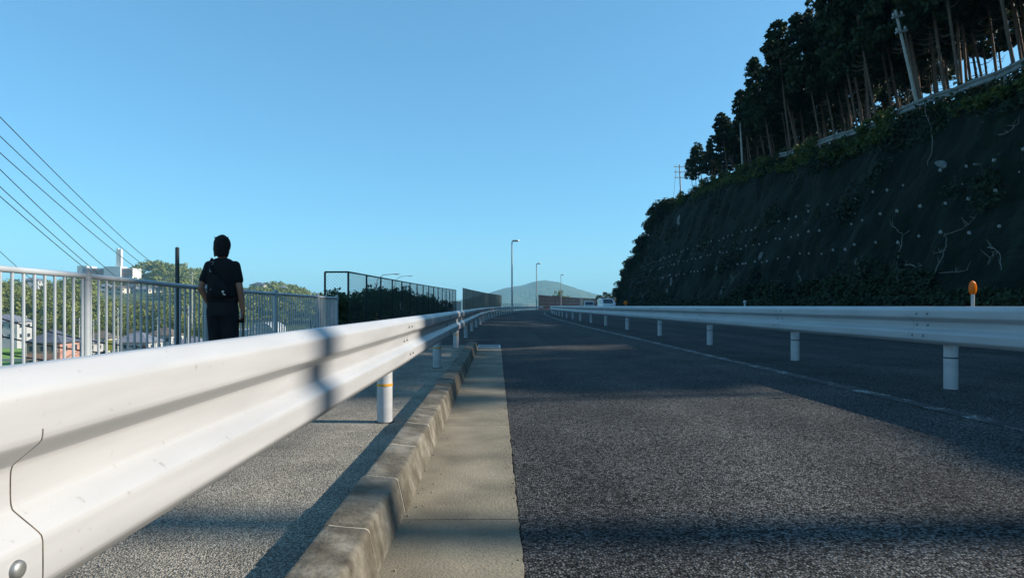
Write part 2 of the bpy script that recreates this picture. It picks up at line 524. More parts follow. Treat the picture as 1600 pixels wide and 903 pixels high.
# ------------------------------------------------------------------ guardrails
BEAM = [(-0.012, 0.352), (0.004, 0.352), (0.016, 0.348), (0.044, 0.326), (0.052, 0.316), (0.0545, 0.305), (0.0545, 0.262), (0.0535, 0.250), (0.047, 0.240),
        (0.008, 0.212), (0.002, 0.205), (0.0, 0.196), (-0.0005, 0.176), (0.0, 0.156), (0.002, 0.147), (0.008, 0.140), (0.047, 0.112), (0.0535, 0.102), (0.0545, 0.090),
        (0.0545, 0.047), (0.052, 0.036), (0.044, 0.026), (0.016, 0.004), (0.004, 0.0), (-0.012, 0.0)]


def fine(prof, n=3):
    out = []
    for i in range(len(prof) - 1):
        p0, p1, p2, p3 = [Vector(prof[min(max(j, 0), len(prof) - 1)]) for j in (i - 1, i, i + 1, i + 2)]
        for k in range(n):
            t = k / n
            q = 0.5 * ((2 * p1) + (p2 - p0) * t + (2 * p0 - 5 * p1 + 4 * p2 - p3) * t * t + (3 * p1 - p0 - 3 * p2 + p3) * t ** 3)
            out.append((q.x, q.y))
    return out + [tuple(prof[-1])]


BEAM = fine([(d * 0.86, h) for d, h in BEAM])


def cyl_mesh(name, r, h, mat, n=16, r2=None, cap_round=False):
    m = MB()
    if cap_round:
        m.path([(0, 0, 0), (0, 0, h - r * 0.3), (0, 0, h - 0.06 * r), (0, 0, h)], [r, r, r * 0.8, r * 0.3], n)
    else:
        m.path([(0, 0, 0), (0, 0, h)], [r, r if r2 is None else r2], n)
    return m.mesh(name, mat, True, R(50))


POST_ME = cyl_mesh('post', 0.057, 0.70, M_RAIL, 20, cap_round=True)
BAND_O_ME = MB().path([(0, 0, 0), (0, 0, 0.018)], 0.0592, 20).mesh('reflective_band', M_BAND_O, True)
BAND_K_ME = MB().path([(0, 0, 0), (0, 0, 0.012)], 0.0590, 20).mesh('reflective_band', M_BAND_K, True)
BASE_ME = MB().path([(0, 0, 0), (0, 0, 0.006)], [0.075, 0.068], 16).mesh('collar', surf('collar_bitumen', (0.03, 0.03, 0.03), (0.06, 0.055, 0.05), 30, 0.9), True)
BRK = {}
for side in (1, -1):
    BRK[side] = MB().box((side * 0.083, 0, 0.60), (0.062, 0.07, 0.20)).mesh('bracket', M_GALV)
    BRK[(side, 'b')] = MB().path([(0, 0, 0), (side * 0.003, 0, 0), (side * 0.006, 0, 0), (side * 0.008, 0, 0), (side * 0.0088, 0, 0)], [0.0135, 0.013, 0.0115, 0.008, 0.003], 16).mesh('bolt', M_BOLT, True)


def guardrail(label, lat_post, side, zf, posts, y_first, band, name='guardrail', lap=0.33):
    g = empty(name, (0, 0, 0))
    tag(g, label, 'guardrail')
    lat_beam = lat_post + side * 0.118
    for i, y in enumerate(posts):
        p = W(lat_post, y, zf(y))
        po = link('post', POST_ME, g, p)
        b = link('reflective_band', BAND_O_ME if band == 'o' else BAND_K_ME, po, (0, 0, 0.27 if band == 'o' else 0.29))
        if y < 30:
            link('collar', BASE_ME, g, p + Vector((0, 0, 0.001)))
        link('bracket', BRK[side], g, p)
    ends = [y_first] + list(posts)
    # each 4 m panel laps over the start of the next one by a sheet's thickness: panels lean outwards by that much at their far end
    for i in range(len(ends) - 1):
        a, b = ends[i] - 0.05, ends[i + 1] + lap
        t = 0.004
        prof = [(d, h) for d, h in BEAM] + [(d - t, h) for d, h in reversed(BEAM)]
        n = max(3, int((b - a) / 1.0) + 1)
        m = MB(); fr = []
        for k in range(n):
            s = k / (n - 1); y = a + (b - a) * s
            fr.append(lambda u, v, y=y, s=s: W(lat_beam + side * (u + 0.0052 * s), y, zf(y) + 0.42 + v))
        m.sweep(prof, fr, cap=False)
        link('beam', m.mesh('beam', M_RAIL, True, R(50)), g)
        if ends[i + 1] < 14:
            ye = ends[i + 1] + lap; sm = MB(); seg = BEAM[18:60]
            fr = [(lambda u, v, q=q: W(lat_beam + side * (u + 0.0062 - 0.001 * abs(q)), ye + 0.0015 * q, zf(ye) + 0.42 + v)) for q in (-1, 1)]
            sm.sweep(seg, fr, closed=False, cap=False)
            link('seam', sm.mesh('seam', M_SEAM, True), g)  # added dark strip painting the gap's shade and dirt
        if ends[i + 1] < 42:
            for dy in (lap - 0.2, lap - 0.05):
                for h, dd in ((0.286, 0.0462), (0.176, 0.0), (0.078, 0.0465)):
                    y = ends[i + 1] + dy - (0.06 if h > 0.2 else 0)
                    link('bolt', BRK[(side, 'b')], g, W(lat_beam + side * (dd + 0.0055), y, zf(y) + 0.42 + h))
    return g


left_z = lambda y: 0.02 if y < 14 else 0.016
LP = [0.57 + 4.02 * k for k in range(35)]
gl = guardrail('long white guardrail on the kerb side sweeping past the camera, lit by the sun', -0.83, 1, left_z, LP, -3.6, 'o')
right_z = lambda y: 0.104
RP = [2.2, 5.75, 8.75, 12.25, 16.0] + [20 + 4.0 * k for k in range(31)]
gr = guardrail('long shaded white guardrail across the road below the dark slope', 4.22, -1, right_z, RP, -2.0, 'k')

# delineators behind the far rail
def delineator(lat, y, mat, label, r=(0.075, 0.02, 0.14), zt=1.06, grp='road delineators on the far rail'):
    z0 = 0.74
    d = empty('delineator', W(lat, y, z0))
    tag(d, label, 'delineator', grp)
    MB().path([(0, 0, 0), (0, 0, zt - z0 - r[2] * 0.45)], 0.014, 10).build('stem', M_RAIL, d, True)
    MB().box((-0.02, 0, 0.05), (0.06, 0.05, 0.1)).build('clamp', M_GALV, d)
    MB().sphere((0, 0.004, zt - z0), (r[0] / 2 * 1.15, 0.012, r[2] / 2 * 1.12), 16, 10).build('rim', mat, d, True)
    MB().sphere((0, -0.008, zt - z0), (r[0] / 2, 0.012, r[2] / 2), 16, 10).build('reflector', mat, d, True)


def glossy(name, c, trans=0.4):
    m, nt, nd, lk, p = nodes_of(name)
    n = nd.new('ShaderNodeTexVoronoi'); n.inputs['Scale'].default_value = 160
    g = nd.new('ShaderNodeNewGeometry'); lk.new(g.outputs['Position'], n.inputs['Vector'])
    r = ramp(nd, [(0.0, c), (1.0, tuple(x * 0.75 for x in c))]); lk.new(n.outputs['Distance'], r.inputs[0])
    lk.new(r.outputs[0], p.inputs['Base Color'])
    p.inputs['Roughness'].default_value = 0.2
    t = nd.new('ShaderNodeBsdfTranslucent'); lk.new(r.outputs[0], t.inputs[0])
    mx = nd.new('ShaderNodeMixShader'); mx.inputs[0].default_value = trans
    lk.new(p.outputs[0], mx.inputs[1]); lk.new(t.outputs[0], mx.inputs[2]); lk.new(mx.outputs[0], nd['Material Output'].inputs[0])
    return m


M_ORANGE = glossy('orange_reflector', (0.95, 0.27, 0.015))
M_CLEARREF = glossy('white_reflector', (0.6, 0.62, 0.62))
delineator(4.17, 5.42, M_ORANGE, 'large orange oval delineator standing above the shaded guardrail', (0.062, 0.02, 0.118), 1.035)
delineator(4.17, 10.4, M_CLEARREF, 'small white round delineator halfway along the shaded guardrail', (0.05, 0.02, 0.05), 0.95)
delineator(4.17, 20.0, M_ORANGE, 'small orange round delineator farther along the shaded guardrail', (0.12, 0.02, 0.12), 0.98)

# ------------------------------------------------------------------ railing beside the sidewalk
FL = -3.5
rail = empty('pedestrian_railing', (FL, 5.0, 0.02))
tag(rail, 'grey steel pedestrian railing with thin upright bars along the sidewalk', 'railing')
Y0, Y1 = 2.85, 13.6
fposts = [3.0, 5.28, 7.47, 9.78, 12.1, 13.55]
top = lambda y: float(np.interp(y, [2.8, 5.28, 6.78, 9.8, 13.6], [1.175, 1.155, 1.115, 1.09, 1.07]))
for y in fposts:
    h = top(y) + 0.03
    po = MB().path([(0, y - 5, 0), (0, y - 5, h - 0.012), (0, y - 5, h)], [0.03, 0.03, 0.018], 14).build('post', M_RAILING, rail, True)
    MB().path([(0, y - 5, h - 0.1), (0, y - 5, h - 0.04)], 0.036, 14).build('collar', M_RAILING, po, True)
for a, b in zip([Y0] + fposts, fposts):
    if b - a < 0.3: continue
    MB().path([(0, a - 5, top(a) - 0.04), (0, b - 5, top(b) - 0.04)], 0.024, 12).build('top_rail', M_RAILING, rail, True)
    MB().path([(0, a - 5, 0.12), (0, b - 5, 0.12)], 0.018, 10).build('bottom_rail', M_RAILING, rail, True)
bal = MB().path([(0, 0, 0.1), (0, 0, 1.058)], 0.011, 8).mesh('baluster', M_RAILING, True)
y = Y0
while y < Y1:
    if min(abs(y - p) for p in fposts) > 0.045:
        link('baluster', bal, rail, (0, y - 5, (top(y) - 1.10)))
    y += 0.108

# ------------------------------------------------------------------ chain link fences
def chain_fence(label, lat, posts, hts, mat, return_panel=False, pitch=0.085, wr=0.0022, base=0.02, solid=None):
    f = empty('chain_link_fence', W(lat, posts[0], base))
    tag(f, label, 'fence')
    o = Vector(W(lat, posts[0], base))
    P = lambda y, z: W(lat, y, base + z) - o
    for y, h in zip(posts, hts):
        MB().path([P(y, 0), P(y, h)], 0.024, 10).build('post', mat, f, True)
    for (a, ha), (b, hb) in zip(zip(posts, hts), zip(posts[1:], hts[1:])):
        MB().path([P(a, ha), P(b, hb)], 0.02, 8).build('top_rail', mat, f, True)
        MB().path([P(a, 0.08), P(b, 0.08)], 0.015, 6).build('bottom_rail', mat, f, True)
        m = MB()
        L = b - a; hm = (ha + hb) / 2 - 0.02
        n = int((L + hm) / pitch)
        for k in range(1, n):
            for sgn in (1, -1):
                # diagonal u - sgn*v = const clipped to the panel
                c = k * pitch
                u0, v0 = c, 0.08
                if u0 > L: u0, v0 = L, 0.08 + (c - L)
                u1, v1 = max(0, c - (hm - 0.08)), 0.08 + min(c, hm - 0.08)
                if v0 >= hm or u0 - u1 < 0.02: continue
                if sgn < 0: u0, u1 = L - u0, L - u1
                m.path([P(a + u0, v0), P(a + u1, v1)], wr, 3, cap=False)
        m.build('netting', M_WIRE, f)
    if return_panel:
        y, h = posts[0], hts[0]
        q = lambda d, z: Vector((-d, 0.0, z))
        MB().path([q(0.55, 0), q(0.55, h)], 0.024, 10).build('post', mat, f, True)
        MB().path([q(0, h), q(0.55, h)], 0.02, 8).build('top_rail', mat, f, True)
        m = MB()
        for k in range(1, int((0.55 + h) / pitch)):
            for sgn in (1, -1):
                c = k * pitch
                u0, v0 = c, 0.08
                if u0 > 0.55: u0, v0 = 0.55, 0.08 + c - 0.55
                u1, v1 = max(0, c - (h - 0.1)), 0.08 + min(c, h - 0.1)
                if v0 >= h: continue
                if sgn < 0: u0, u1 = 0.55 - u0, 0.55 - u1
                m.path([q(u0, v0), q(u1, min(v1, h))], wr, 3, cap=False)
        m.build('netting', M_WIRE, f)
    return f


cp = [14.6 + 2.05 * k for k in range(16)]
chain_fence('dark tall chain link fence in front of the hedge past the railing', FL, cp, [1.66 + 0.012 * (y - 14.6) for y in cp], M_NETPOST, True)
cp2 = [50.5 + 3.0 * k for k in range(15)]
chain_fence('distant dark slatted fence beyond the gap in the chain link fence', FL, cp2, [2.32 + 0.003 * (y - 50) for y in cp2], M_NETPOST, False, 0.14, 0.006)


def low_fence(label, y0, y1, lat, h, step):
    f = empty('railing', W(lat, y0, 0.02)); tag(f, label, 'railing')
    o = Vector(W(lat, y0, 0.02))
    n = int((y1 - y0) / step)
    for k in range(n + 1):
        y = y0 + k * step
        MB().path([W(lat, y, 0.02) - o, W(lat, y, 0.02 + h) - o], 0.05, 8).build('post', M_GALV, f, True)
    for z in (h, h * 0.66, h * 0.33):
        MB().path([W(lat, y0 + (y1 - y0) * i / 12, 0.02 + z - 0.02) - o for i in range(13)], 0.035, 6).build('rail', M_GALV, f, True)


low_fence('low far metal railing below the mountain beside the first lamp', 95, 146, -3.5, 1.25, 3.0)

# ------------------------------------------------------------------ hill: cut slope on the right
ZC = np.array([(-60, 9.6), (-10, 10.2), (16, 10.1), (24, 9.45), (30, 9.8), (38, 10.4), (59, 13.1), (92, 16.2), (118, 16.4), (132, 13.5), (146, 9), (160, 4), (172, 0.5), (178, 0.12)])
zc = lambda y: float(np.interp(y, ZC[:, 0], ZC[:, 1]))
COT = 0.4


def wall_pt(y, z, out=0.0):
    """a point of the slope face at height z; out = how far it stands off the face"""
    n1 = noise.noise(Vector((y * 0.22, z * 0.3, 3.1))) * 0.5 + noise.noise(Vector((y * 0.8, z * 0.55, 7.7))) * 0.3 + noise.noise(Vector((y * 1.9, z * 1.3, 1.3))) * 0.14
    edge = min(1.0, z / 1.2)
    x = 16.0 + sh(y) + COT * z + n1 * edge - out
    return Vector((x, y, 0.10 + z + out * 0.3))


def slope_material():
    m, nt, nd, lk, p = nodes_of('slope_rock')
    g = nd.new('ShaderNodeNewGeometry')
    n = nd.new('ShaderNodeTexNoise'); n.inputs['Scale'].default_value = 0.45; n.inputs['Detail'].default_value = 8; n.inputs['Roughness'].default_value = 0.62
    lk.new(g.outputs['Position'], n.inputs['Vector'])
    r = ramp(nd, [(0.3, (0.002, 0.007, 0.004)), (0.5, (0.007, 0.014, 0.008)), (0.7, (0.018, 0.023, 0.016))]); lk.new(n.outputs['Fac'], r.inputs[0])
    mp = nd.new('ShaderNodeMapping'); mp.inputs['Scale'].default_value = (1, 1.6, 0.16); lk.new(g.outputs['Position'], mp.inputs[0])
    n2 = nd.new('ShaderNodeTexNoise'); n2.inputs['Scale'].default_value = 1.1; n2.inputs['Detail'].default_value = 5; lk.new(mp.outputs[0], n2.inputs['Vector'])
    r2 = ramp(nd, [(0.35, (0.4, 0.5, 0.42)), (0.58, (0.85, 0.9, 0.82)), (0.74, (1.7, 1.7, 1.6))]); lk.new(n2.outputs['Fac'], r2.inputs[0])
    mx = nd.new('ShaderNodeMix'); mx.data_type = 'RGBA'; mx.blend_type = 'MULTIPLY'; mx.inputs[0].default_value = 1
    lk.new(r.outputs[0], mx.inputs[6]); lk.new(r2.outputs[0], mx.inputs[7])
    lk.new(mx.outputs[2], p.inputs['Base Color']); p.inputs['Roughness'].default_value = 0.95; p.inputs['Specular IOR Level'].default_value = 0.2
    nb = nd.new('ShaderNodeTexNoise'); nb.inputs['Scale'].default_value = 2.2; nb.inputs['Detail'].default_value = 8
    lk.new(g.outputs['Position'], nb.inputs['Vector'])
    b = nd.new('ShaderNodeBump'); b.inputs['Distance'].default_value = 0.25; lk.new(nb.outputs['Fac'], b.inputs['Height']); lk.new(b.outputs[0], p.inputs['Normal'])
    return m


def plateau(y, d):
    """ground behind the crest, d metres back"""
    c = wall_pt(y, zc(y))
    k = min(1.0, zc(y) / 8.0)
    return Vector((c.x + d, y, c.z + k * (0.12 * d if y > 4 else 0.02 * d) + 0.25 * noise.noise(Vector((y * 0.3, d * 0.3, 9))) * min(1, d)))


ysH = np.concatenate([np.linspace(-60, 20, 60), np.linspace(20.5, 110, 300), np.linspace(111, 178, 68)])
NZ, ND = 44, 8
V, Fc = [], []
for y in ysH:
    h = zc(y)
    for k in range(NZ + 1): V.append(wall_pt(y, h * k / NZ))
    for k in range(1, ND + 1): V.append(plateau(y, 30 * (k / ND) ** 1.5))
n = NZ + ND + 1
for i in range(len(ysH) - 1):
    for k in range(n - 1):
        Fc.append((i * n + k, (i + 1) * n + k, (i + 1) * n + k + 1, i * n + k + 1))
hill = link('hill', np_mesh('hill', V, Fc, slope_material(), True))
tag(hill, 'steep dark cut rock slope of the hill beside the road', 'hill', kind='structure')

# rock bolts in rows
bm_ = MB()
bm_.box((0, 0, 0), (0.035, 0.17, 0.17), tilt=(R(45), 0, 0))
bm_.path([(-0.015, 0, 0), (-0.07, 0, 0), (-0.1, 0, 0)], [0.05, 0.045, 0.02], 8)
BOLT = bm_.mesh('rock_bolt', surf('bolt_plate', (0.42, 0.42, 0.4), (0.22, 0.22, 0.21), 8, 0.7, obj=True), True)
for zz, step, sc in ((3.55, 1.32, 1.0), (4.9, 1.32, 1.0), (6.25, 1.32, 1.0), (5.55, 2.64, 0.55)):
    y = 19.0 + (0.66 if zz in (4.9,) else 0)
    while y < 104:
        z = zz + (y - 24) * 0.012 + rnd.uniform(-0.12, 0.12)
        if rnd.random() > 0.07:
            o = link('rock_bolt', BOLT, hill, wall_pt(y, z, 0.06))
            s_ = sc * rnd.uniform(0.55, 0.85) * (1 + 0.004 * (y - 24)); o.scale = (s_, s_, s_)
            o.rotation_euler = (rnd.uniform(0, 1.5), R(-20), 0)
        y += step * rnd.uniform(0.92, 1.08)

# pale bare rock showing through
M_PALE = surf('pale_rock', (0.22, 0.23, 0.22), (0.09, 0.1, 0.09), 5, 0.9, bump=0.03)
def rock_patch(px, py, wpx, hpx, rot):
    # the face point seen at that pixel
    a, b = (px - VX) / F, (VY - py) / F
    y = 30.0
    for _ in range(40): y = (16.0 + sh(y) + COT * (CAMZ - 0.1 + b * y)) / a
    z = CAMZ - 0.1 + b * y
    w, h = wpx / F * y / 2, hpx / F * y / 2
    m = MB(); ring = []
    c0 = wall_pt(y, z, 0.16)
    n_ = 13
    for k in range(n_):
        t = 2 * math.pi * k / n_; rr = rnd.uniform(0.65, 1.1)
        u, v = w * rr * math.cos(t) * 1.4, h * rr * math.sin(t)
        uu, vv = u * math.cos(rot) - v * math.sin(rot), u * math.sin(rot) + v * math.cos(rot)
        ring.append((uu, vv))
    outer = [wall_pt(y + u, max(0.1, z + v), -0.12) for u, v in ring]
    inner = [wall_pt(y + u * 0.7, max(0.1, z + v * 0.7), 0.1 + rnd.uniform(-0.04, 0.04)) for u, v in ring]
    vv = outer + inner + [c0]
    fs = [(k, (k + 1) % n_, n_ + (k + 1) % n_, n_ + k) for k in range(n_)] + [(n_ + k, n_ + (k + 1) % n_, 2 * n_) for k in range(n_)]
    m.add(vv, fs)
    link('rock_patch', m.mesh('rock_patch', M_PALE), hill)
for a in ((1475, 257, 30, 12, 0.5), (1526, 258, 12, 5, 0.1), (1262, 322, 14, 5, 0.3), (1050, 440, 5, 22, -0.35), (1043, 455, 4, 12, -0.5),
          (1062, 345, 8, 34, -0.75), (1212, 445, 14, 22, 0.0), (1190, 400, 5, 20, -0.3), (1125, 455, 4, 18, -0.3), (1005, 462, 3, 10, -0.3)):
    rock_patch(*a)

# bleached dead vines on the face
M_VINE = surf('dead_vine', (0.26, 0.25, 0.22), (0.15, 0.14, 0.12), 5, 0.9)
def face_at(px, py, out=0.08):
    a, b = (px - VX) / F, (VY - py) / F
    y = 30.0
    for _ in range(40): y = (16.0 + sh(y) + COT * (CAMZ - 0.1 + b * y)) / a
    return wall_pt(y, max(0.05, CAMZ - 0.1 + b * y), out)
def wander(a, b, n, j):
    out = []
    for i in range(n + 1):
        t = i / n
        out.append((a[0] + (b[0] - a[0]) * t + (rnd.uniform(-j, j) if 0 < i < n else 0), a[1] + (b[1] - a[1]) * t + (rnd.uniform(-j, j) if 0 < i < n else 0)))
    return out
vines = [
    ('bleached dead vine climbing the slope directly behind the orange delineator', [[(1458, 446), (1472, 425), (1486, 400), (1490, 375)], [(1486, 370), (1505, 360), (1520, 342)], [(1476, 428), (1510, 425), (1518, 424)], [(1488, 392), (1468, 398)]]),
    ('pale forked dead vine on the slope between two bolt rows', [[(1398, 445), (1398, 425), (1404, 395), (1410, 370), (1420, 360)], [(1398, 418), (1390, 432)], [(1402, 428), (1410, 426)], [(1410, 366), (1402, 352)]]),
    ('short dead vine with one bent fork low on the slope', [[(1352, 405), (1356, 420), (1354, 442), (1336, 450)], [(1355, 428), (1365, 428)]]),
    ('thin sideways dead vine between the two forked vines', [[(1412, 416), (1424, 414), (1434, 420), (1442, 416)]]),
    ('dead vine hanging in an upside down V near the picture edge', [[(1545, 388), (1556, 390), (1566, 405), (1574, 424)], [(1552, 395), (1548, 415)]]),
    ('long thin dead root running down the upper slope', [[(1458, 168), (1456, 200), (1459, 230), (1458, 260)]]),
    ('slanting pale root high on the slope near the edge', [[(1553, 212), (1575, 205), (1598, 194)]]),
    ('faint slanting pale root below the upper guardrail', [[(1487, 182), (1505, 172), (1526, 162)]]),
    ('broken dead vine low on the distant slope', [[(1240, 447), (1250, 438), (1262, 442), (1275, 436)], [(1250, 438), (1246, 428)]]),
    ('small dead vine at the foot of the far slope', [[(1145, 430), (1150, 436), (1160, 428)], [(1151, 436), (1149, 445)]]),
]
for lab, brs in vines:
    m = MB()
    for bi, br in enumerate(brs):
        pts = []
        for a, b in zip(br[:-1], br[1:]):
            pts += wander(a, b, 4, 1.3)[:-1]
        pts.append(br[-1])
        P3 = [face_at(px, min(py, 466), 0.10 + rnd.uniform(-0.02, 0.04)) for px, py in pts]
        r0 = 0.02 if bi == 0 else 0.013
        m.path(P3, [r0 * (1 - 0.6 * i / len(P3)) for i in range(len(P3))], 5)
        for q in range(4):
            i = rnd.randrange(1, len(P3)); tw = P3[i] + Vector((-0.05, rnd.uniform(-0.35, 0.35), rnd.uniform(0.05, 0.35)))
            m.path([P3[i], (P3[i] + tw) / 2 + Vector((0, 0.03, 0.02)), tw], [0.01, 0.008, 0.004], 4)
    tag(m.build('dead_vine', M_VINE, None, True), lab, 'vine')


# ------------------------------------------------------------------ foliage tools
def leaf_quads(C, N, size, aspect=0.55):
    """C centres (n,3), N facing directions, size (n,)"""
    C = np.asarray(C); N = np.asarray(N); n = len(C)
    N = N / np.maximum(np.linalg.norm(N, axis=1, keepdims=True), 1e-6)
    t = rng.normal(size=(n, 3)); a = np.cross(N, t); a /= np.maximum(np.linalg.norm(a, axis=1, keepdims=True), 1e-6)
    b = np.cross(N, a)
    s = np.asarray(size).reshape(-1, 1)
    a = a * s * 0.5; b = b * s * 0.5 * aspect
    bow = N * s * 0.12
    V = np.stack([C - a - bow, C - b * 1.0 + bow * 0.5, C + a - bow, C + b * 1.0 + bow * 0.5], axis=1).reshape(-1, 3)
    Fq = np.arange(4 * n).reshape(-1, 4)
    return V, Fq


def clumps(centres, radii, per, spread=0.8, outward=None, size=0.2, jit=0.9):
    C, N, S = [], [], []
    for c, r in zip(centres, radii):
        d = rng.normal(size=(per, 3)); d /= np.linalg.norm(d, axis=1, keepdims=True)
        rr = r * rng.uniform(0.25, 1.0, size=(per, 1)) ** 0.5
        C.append(np.asarray(c) + d * rr * np.array([1, 1, spread]))
        nn = d + rng.normal(size=(per, 3)) * jit
        N.append(nn); S.append(size * rng.uniform(0.6, 1.35, size=per))
    return leaf_quads(np.concatenate(C), np.concatenate(N), np.concatenate(S))


# ------------------------------------------------------------------ cedar forest above the slope
def cedar_meshes(k, H=10.0, base=0.42, Rc=1.35, per=42, nb=92):
    tm = MB()
    bend = rnd.uniform(-0.15, 0.15)
    pts = [(bend * math.sin(t * 3), 0.1 * bend * t, H * t) for t in (0, 0.15, 0.35, 0.6, 0.85, 0.98)]
    tm.path([(0, 0, -0.6)] + pts, [0.085, 0.066, 0.06, 0.054, 0.044, 0.028, 0.012], 8)
    for q in range(16):
        z = H * rnd.uniform(base * 0.6, 0.95); a = rnd.uniform(0, 6.28); L = Rc * rnd.uniform(0.3, 0.8) * (1.05 - z / H)
        tm.path([(0, 0, z), (math.cos(a) * L * 0.6, math.sin(a) * L * 0.6, z + 0.02), (math.cos(a) * L, math.sin(a) * L, z + 0.2)], [0.025, 0.018, 0.008], 4)
    trunk = tm.mesh('trunk', M_BARK, True)
    cs, rs = [], []
    for q in range(nb):
        t = rng.uniform(0, 1) ** 0.85
        z = H * (base + (1 - base) * t)
        rad = Rc * (0.35 + 0.65 * min(1, t / 0.18)) * (1 - t) ** 0.45 + 0.08
        a = rng.uniform(0, 6.28); rr = rad * rng.uniform(0.25, 1.0) ** 0.6
        cs.append((math.cos(a) * rr, math.sin(a) * rr, z - 0.15 * rr)); rs.append(rng.uniform(0.28, 0.5) * (1.15 - 0.5 * t))
    Vv, Ff = clumps(cs, rs, per, 0.75, size=0.28)
    crown = np_mesh('crown', Vv, Ff, M_CEDAR)
    return trunk, crown


CED = [cedar_meshes(k, 10, b, rc) for k, (b, rc) in enumerate(((0.34, 1.4), (0.42, 1.5), (0.3, 1.45), (0.45, 1.35), (0.26, 1.5)))]


CEH = [cedar_meshes(k, 10, b, rc, 46, 84) for k, (b, rc) in enumerate(((0.46, 1.3), (0.52, 1.4), (0.42, 1.35), (0.56, 1.3), (0.4, 1.4)))]


def place_tree(name, meshes, loc, h, rz, label, cat='tree', group=None, tilt=(0, 0), base_h=10.0, w=1.0):
    e = empty(name, loc, rz)
    e.rotation_euler = (tilt[0], tilt[1], rz)
    s = h / base_h; e.scale = (s * w, s * w, s)
    tag(e, label, cat, group)
    link('trunk', meshes[0], e); link('crown', meshes[1], e)
    return e


FOREST_LAB = 'tall dark cedar with bare lower trunk in the forest above the slope'
nt_ = 0
y = 3.9
while y < 88:
    for d in (1.9, 4.0, 6.2, 8.5, 11.0, 13.8):
        yy = y + rnd.uniform(-0.8, 0.8); dd = d + rnd.uniform(-0.9, 0.9)
        if yy < 4.3 or abs(yy - 10.8) < 1.6: continue
        if 38.3 < yy * (1 - 0.006 * dd) < 40.2: continue      # gap that lets the sky through
        if rnd.random() < (0.12 if d > 3 else 0.35): continue
        if 24 < yy < 50 and d > 10 and rnd.random() < 0.6: continue
        h = float(np.interp(yy, [6, 30, 45, 60, 75, 90], [12.5, 12.3, 10.3, 7.9, 6.3, 5.0])) * rnd.uniform(0.9, 1.1)
        kind = CED[rnd.randrange(5)] if yy < 20 else CEH[rnd.randrange(5)]
        place_tree('cedar_tree', kind, plateau(yy, dd), h, 0.0, FOREST_LAB, group='cedars in the forest above the slope', tilt=(R(rnd.uniform(-1.5, 1.5)), R(rnd.uniform(-12, -5))), w=rnd.uniform(0.9, 1.15) * (10 / h) ** 0.25)
        nt_ += 1
    y += 2.2 if y < 20 else (1.5 if y < 48 else 2.1)
# lone tree at the end of the forest
LONE = cedar_meshes(8, 10, 0.08, 2.6, 60, 120)
p = face_at(1093, 292); p = plateau(p.y, 1.5)
place_tree('cedar_tree', LONE, p, 6.6, 0.3, 'lone broad conifer standing apart at the end of the forest beside the steel pole')

# understorey along the crest
cs, rs = [], []
for k in range(1100):
    y = 7 + 90 * rng.uniform() ** 1.1
    d = rng.uniform(-0.3, 5.0)
    p = plateau(y, max(0, d)) if d > 0 else wall_pt(y, zc(y) + d)
    hh = rng.uniform(0.1, 1.0) * (1.0 if d > 1.2 else 0.3)
    cs.append(p + Vector((0, 0, hh))); rs.append(rng.uniform(0.25, 0.6))
Vv, Ff = clumps(cs, rs, 34, 0.7, size=0.2)
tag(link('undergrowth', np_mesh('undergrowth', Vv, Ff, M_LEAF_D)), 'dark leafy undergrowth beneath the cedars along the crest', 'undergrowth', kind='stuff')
cs, rs = [], []
for k in range(900):
    y = float(np.interp(rng.uniform(), [0, 0.5, 1], [20, 42, 100]))
    s_ = rng.uniform(-0.9, 0.3)
    if noise.noise(Vector((y * 0.12, 4, 4))) < -0.15: continue
    if y < 31 and s_ > -0.45: continue
    if noise.noise(Vector((y * 0.55, 8, 4))) < -0.02 and s_ > -0.35: continue
    p = wall_pt(y, zc(y) + s_, 0.1) if s_ < 0 else plateau(y, 0) + Vector((-0.15, 0, rng.uniform(0.2, 0.65)))
    cs.append(p + Vector((0, 0, 0.12))); rs.append(rng.uniform(0.2, 0.45))
Vv, Ff = clumps(cs, rs, 30, 0.7, size=0.22)
tag(link('crest_grass', np_mesh('crest_grass', Vv, Ff, M_GRASSY)), 'green grass and weeds hanging over the crest of the slope', 'grass', kind='stuff')
# creepers on the face and weeds at its foot
C, N, S = [], [], []
for k in range(190000):
    y = float(np.interp(rng.uniform(), [0, 0.55, 1], [16, 55, 176]))
    h = zc(y)
    z = h * rng.uniform() ** 1.7
    dens = noise.noise(Vector((y * 0.16, z * 0.35, 21.0))) + 0.5 * noise.noise(Vector((y * 0.6, z * 0.8, 5.0)))
    dens += 0.7 if z < 1.3 else (-0.3 if 2.2 < z < h - 1.5 else 0)
    dens += float(np.interp(y, [60, 100, 130], [0, 0.35, 0.8]))
    if dens < rng.uniform(-0.15, 0.4): continue
    C.append(wall_pt(y, z, rng.uniform(0.03, 0.3 if z > 1 else 0.6))); N.append((-1 + rng.normal() * 0.6, rng.normal() * 0.6, 0.5 + rng.normal() * 0.6)); S.append(rng.uniform(0.09, 0.22) * (1 + 0.008 * y))
Vv, Ff = leaf_quads(C, N, S)
tag(link('slope_creepers', np_mesh('slope_creepers', Vv, Ff, M_LEAF_D)), 'dark creepers and weeds growing over the rock slope', 'creepers', kind='stuff')


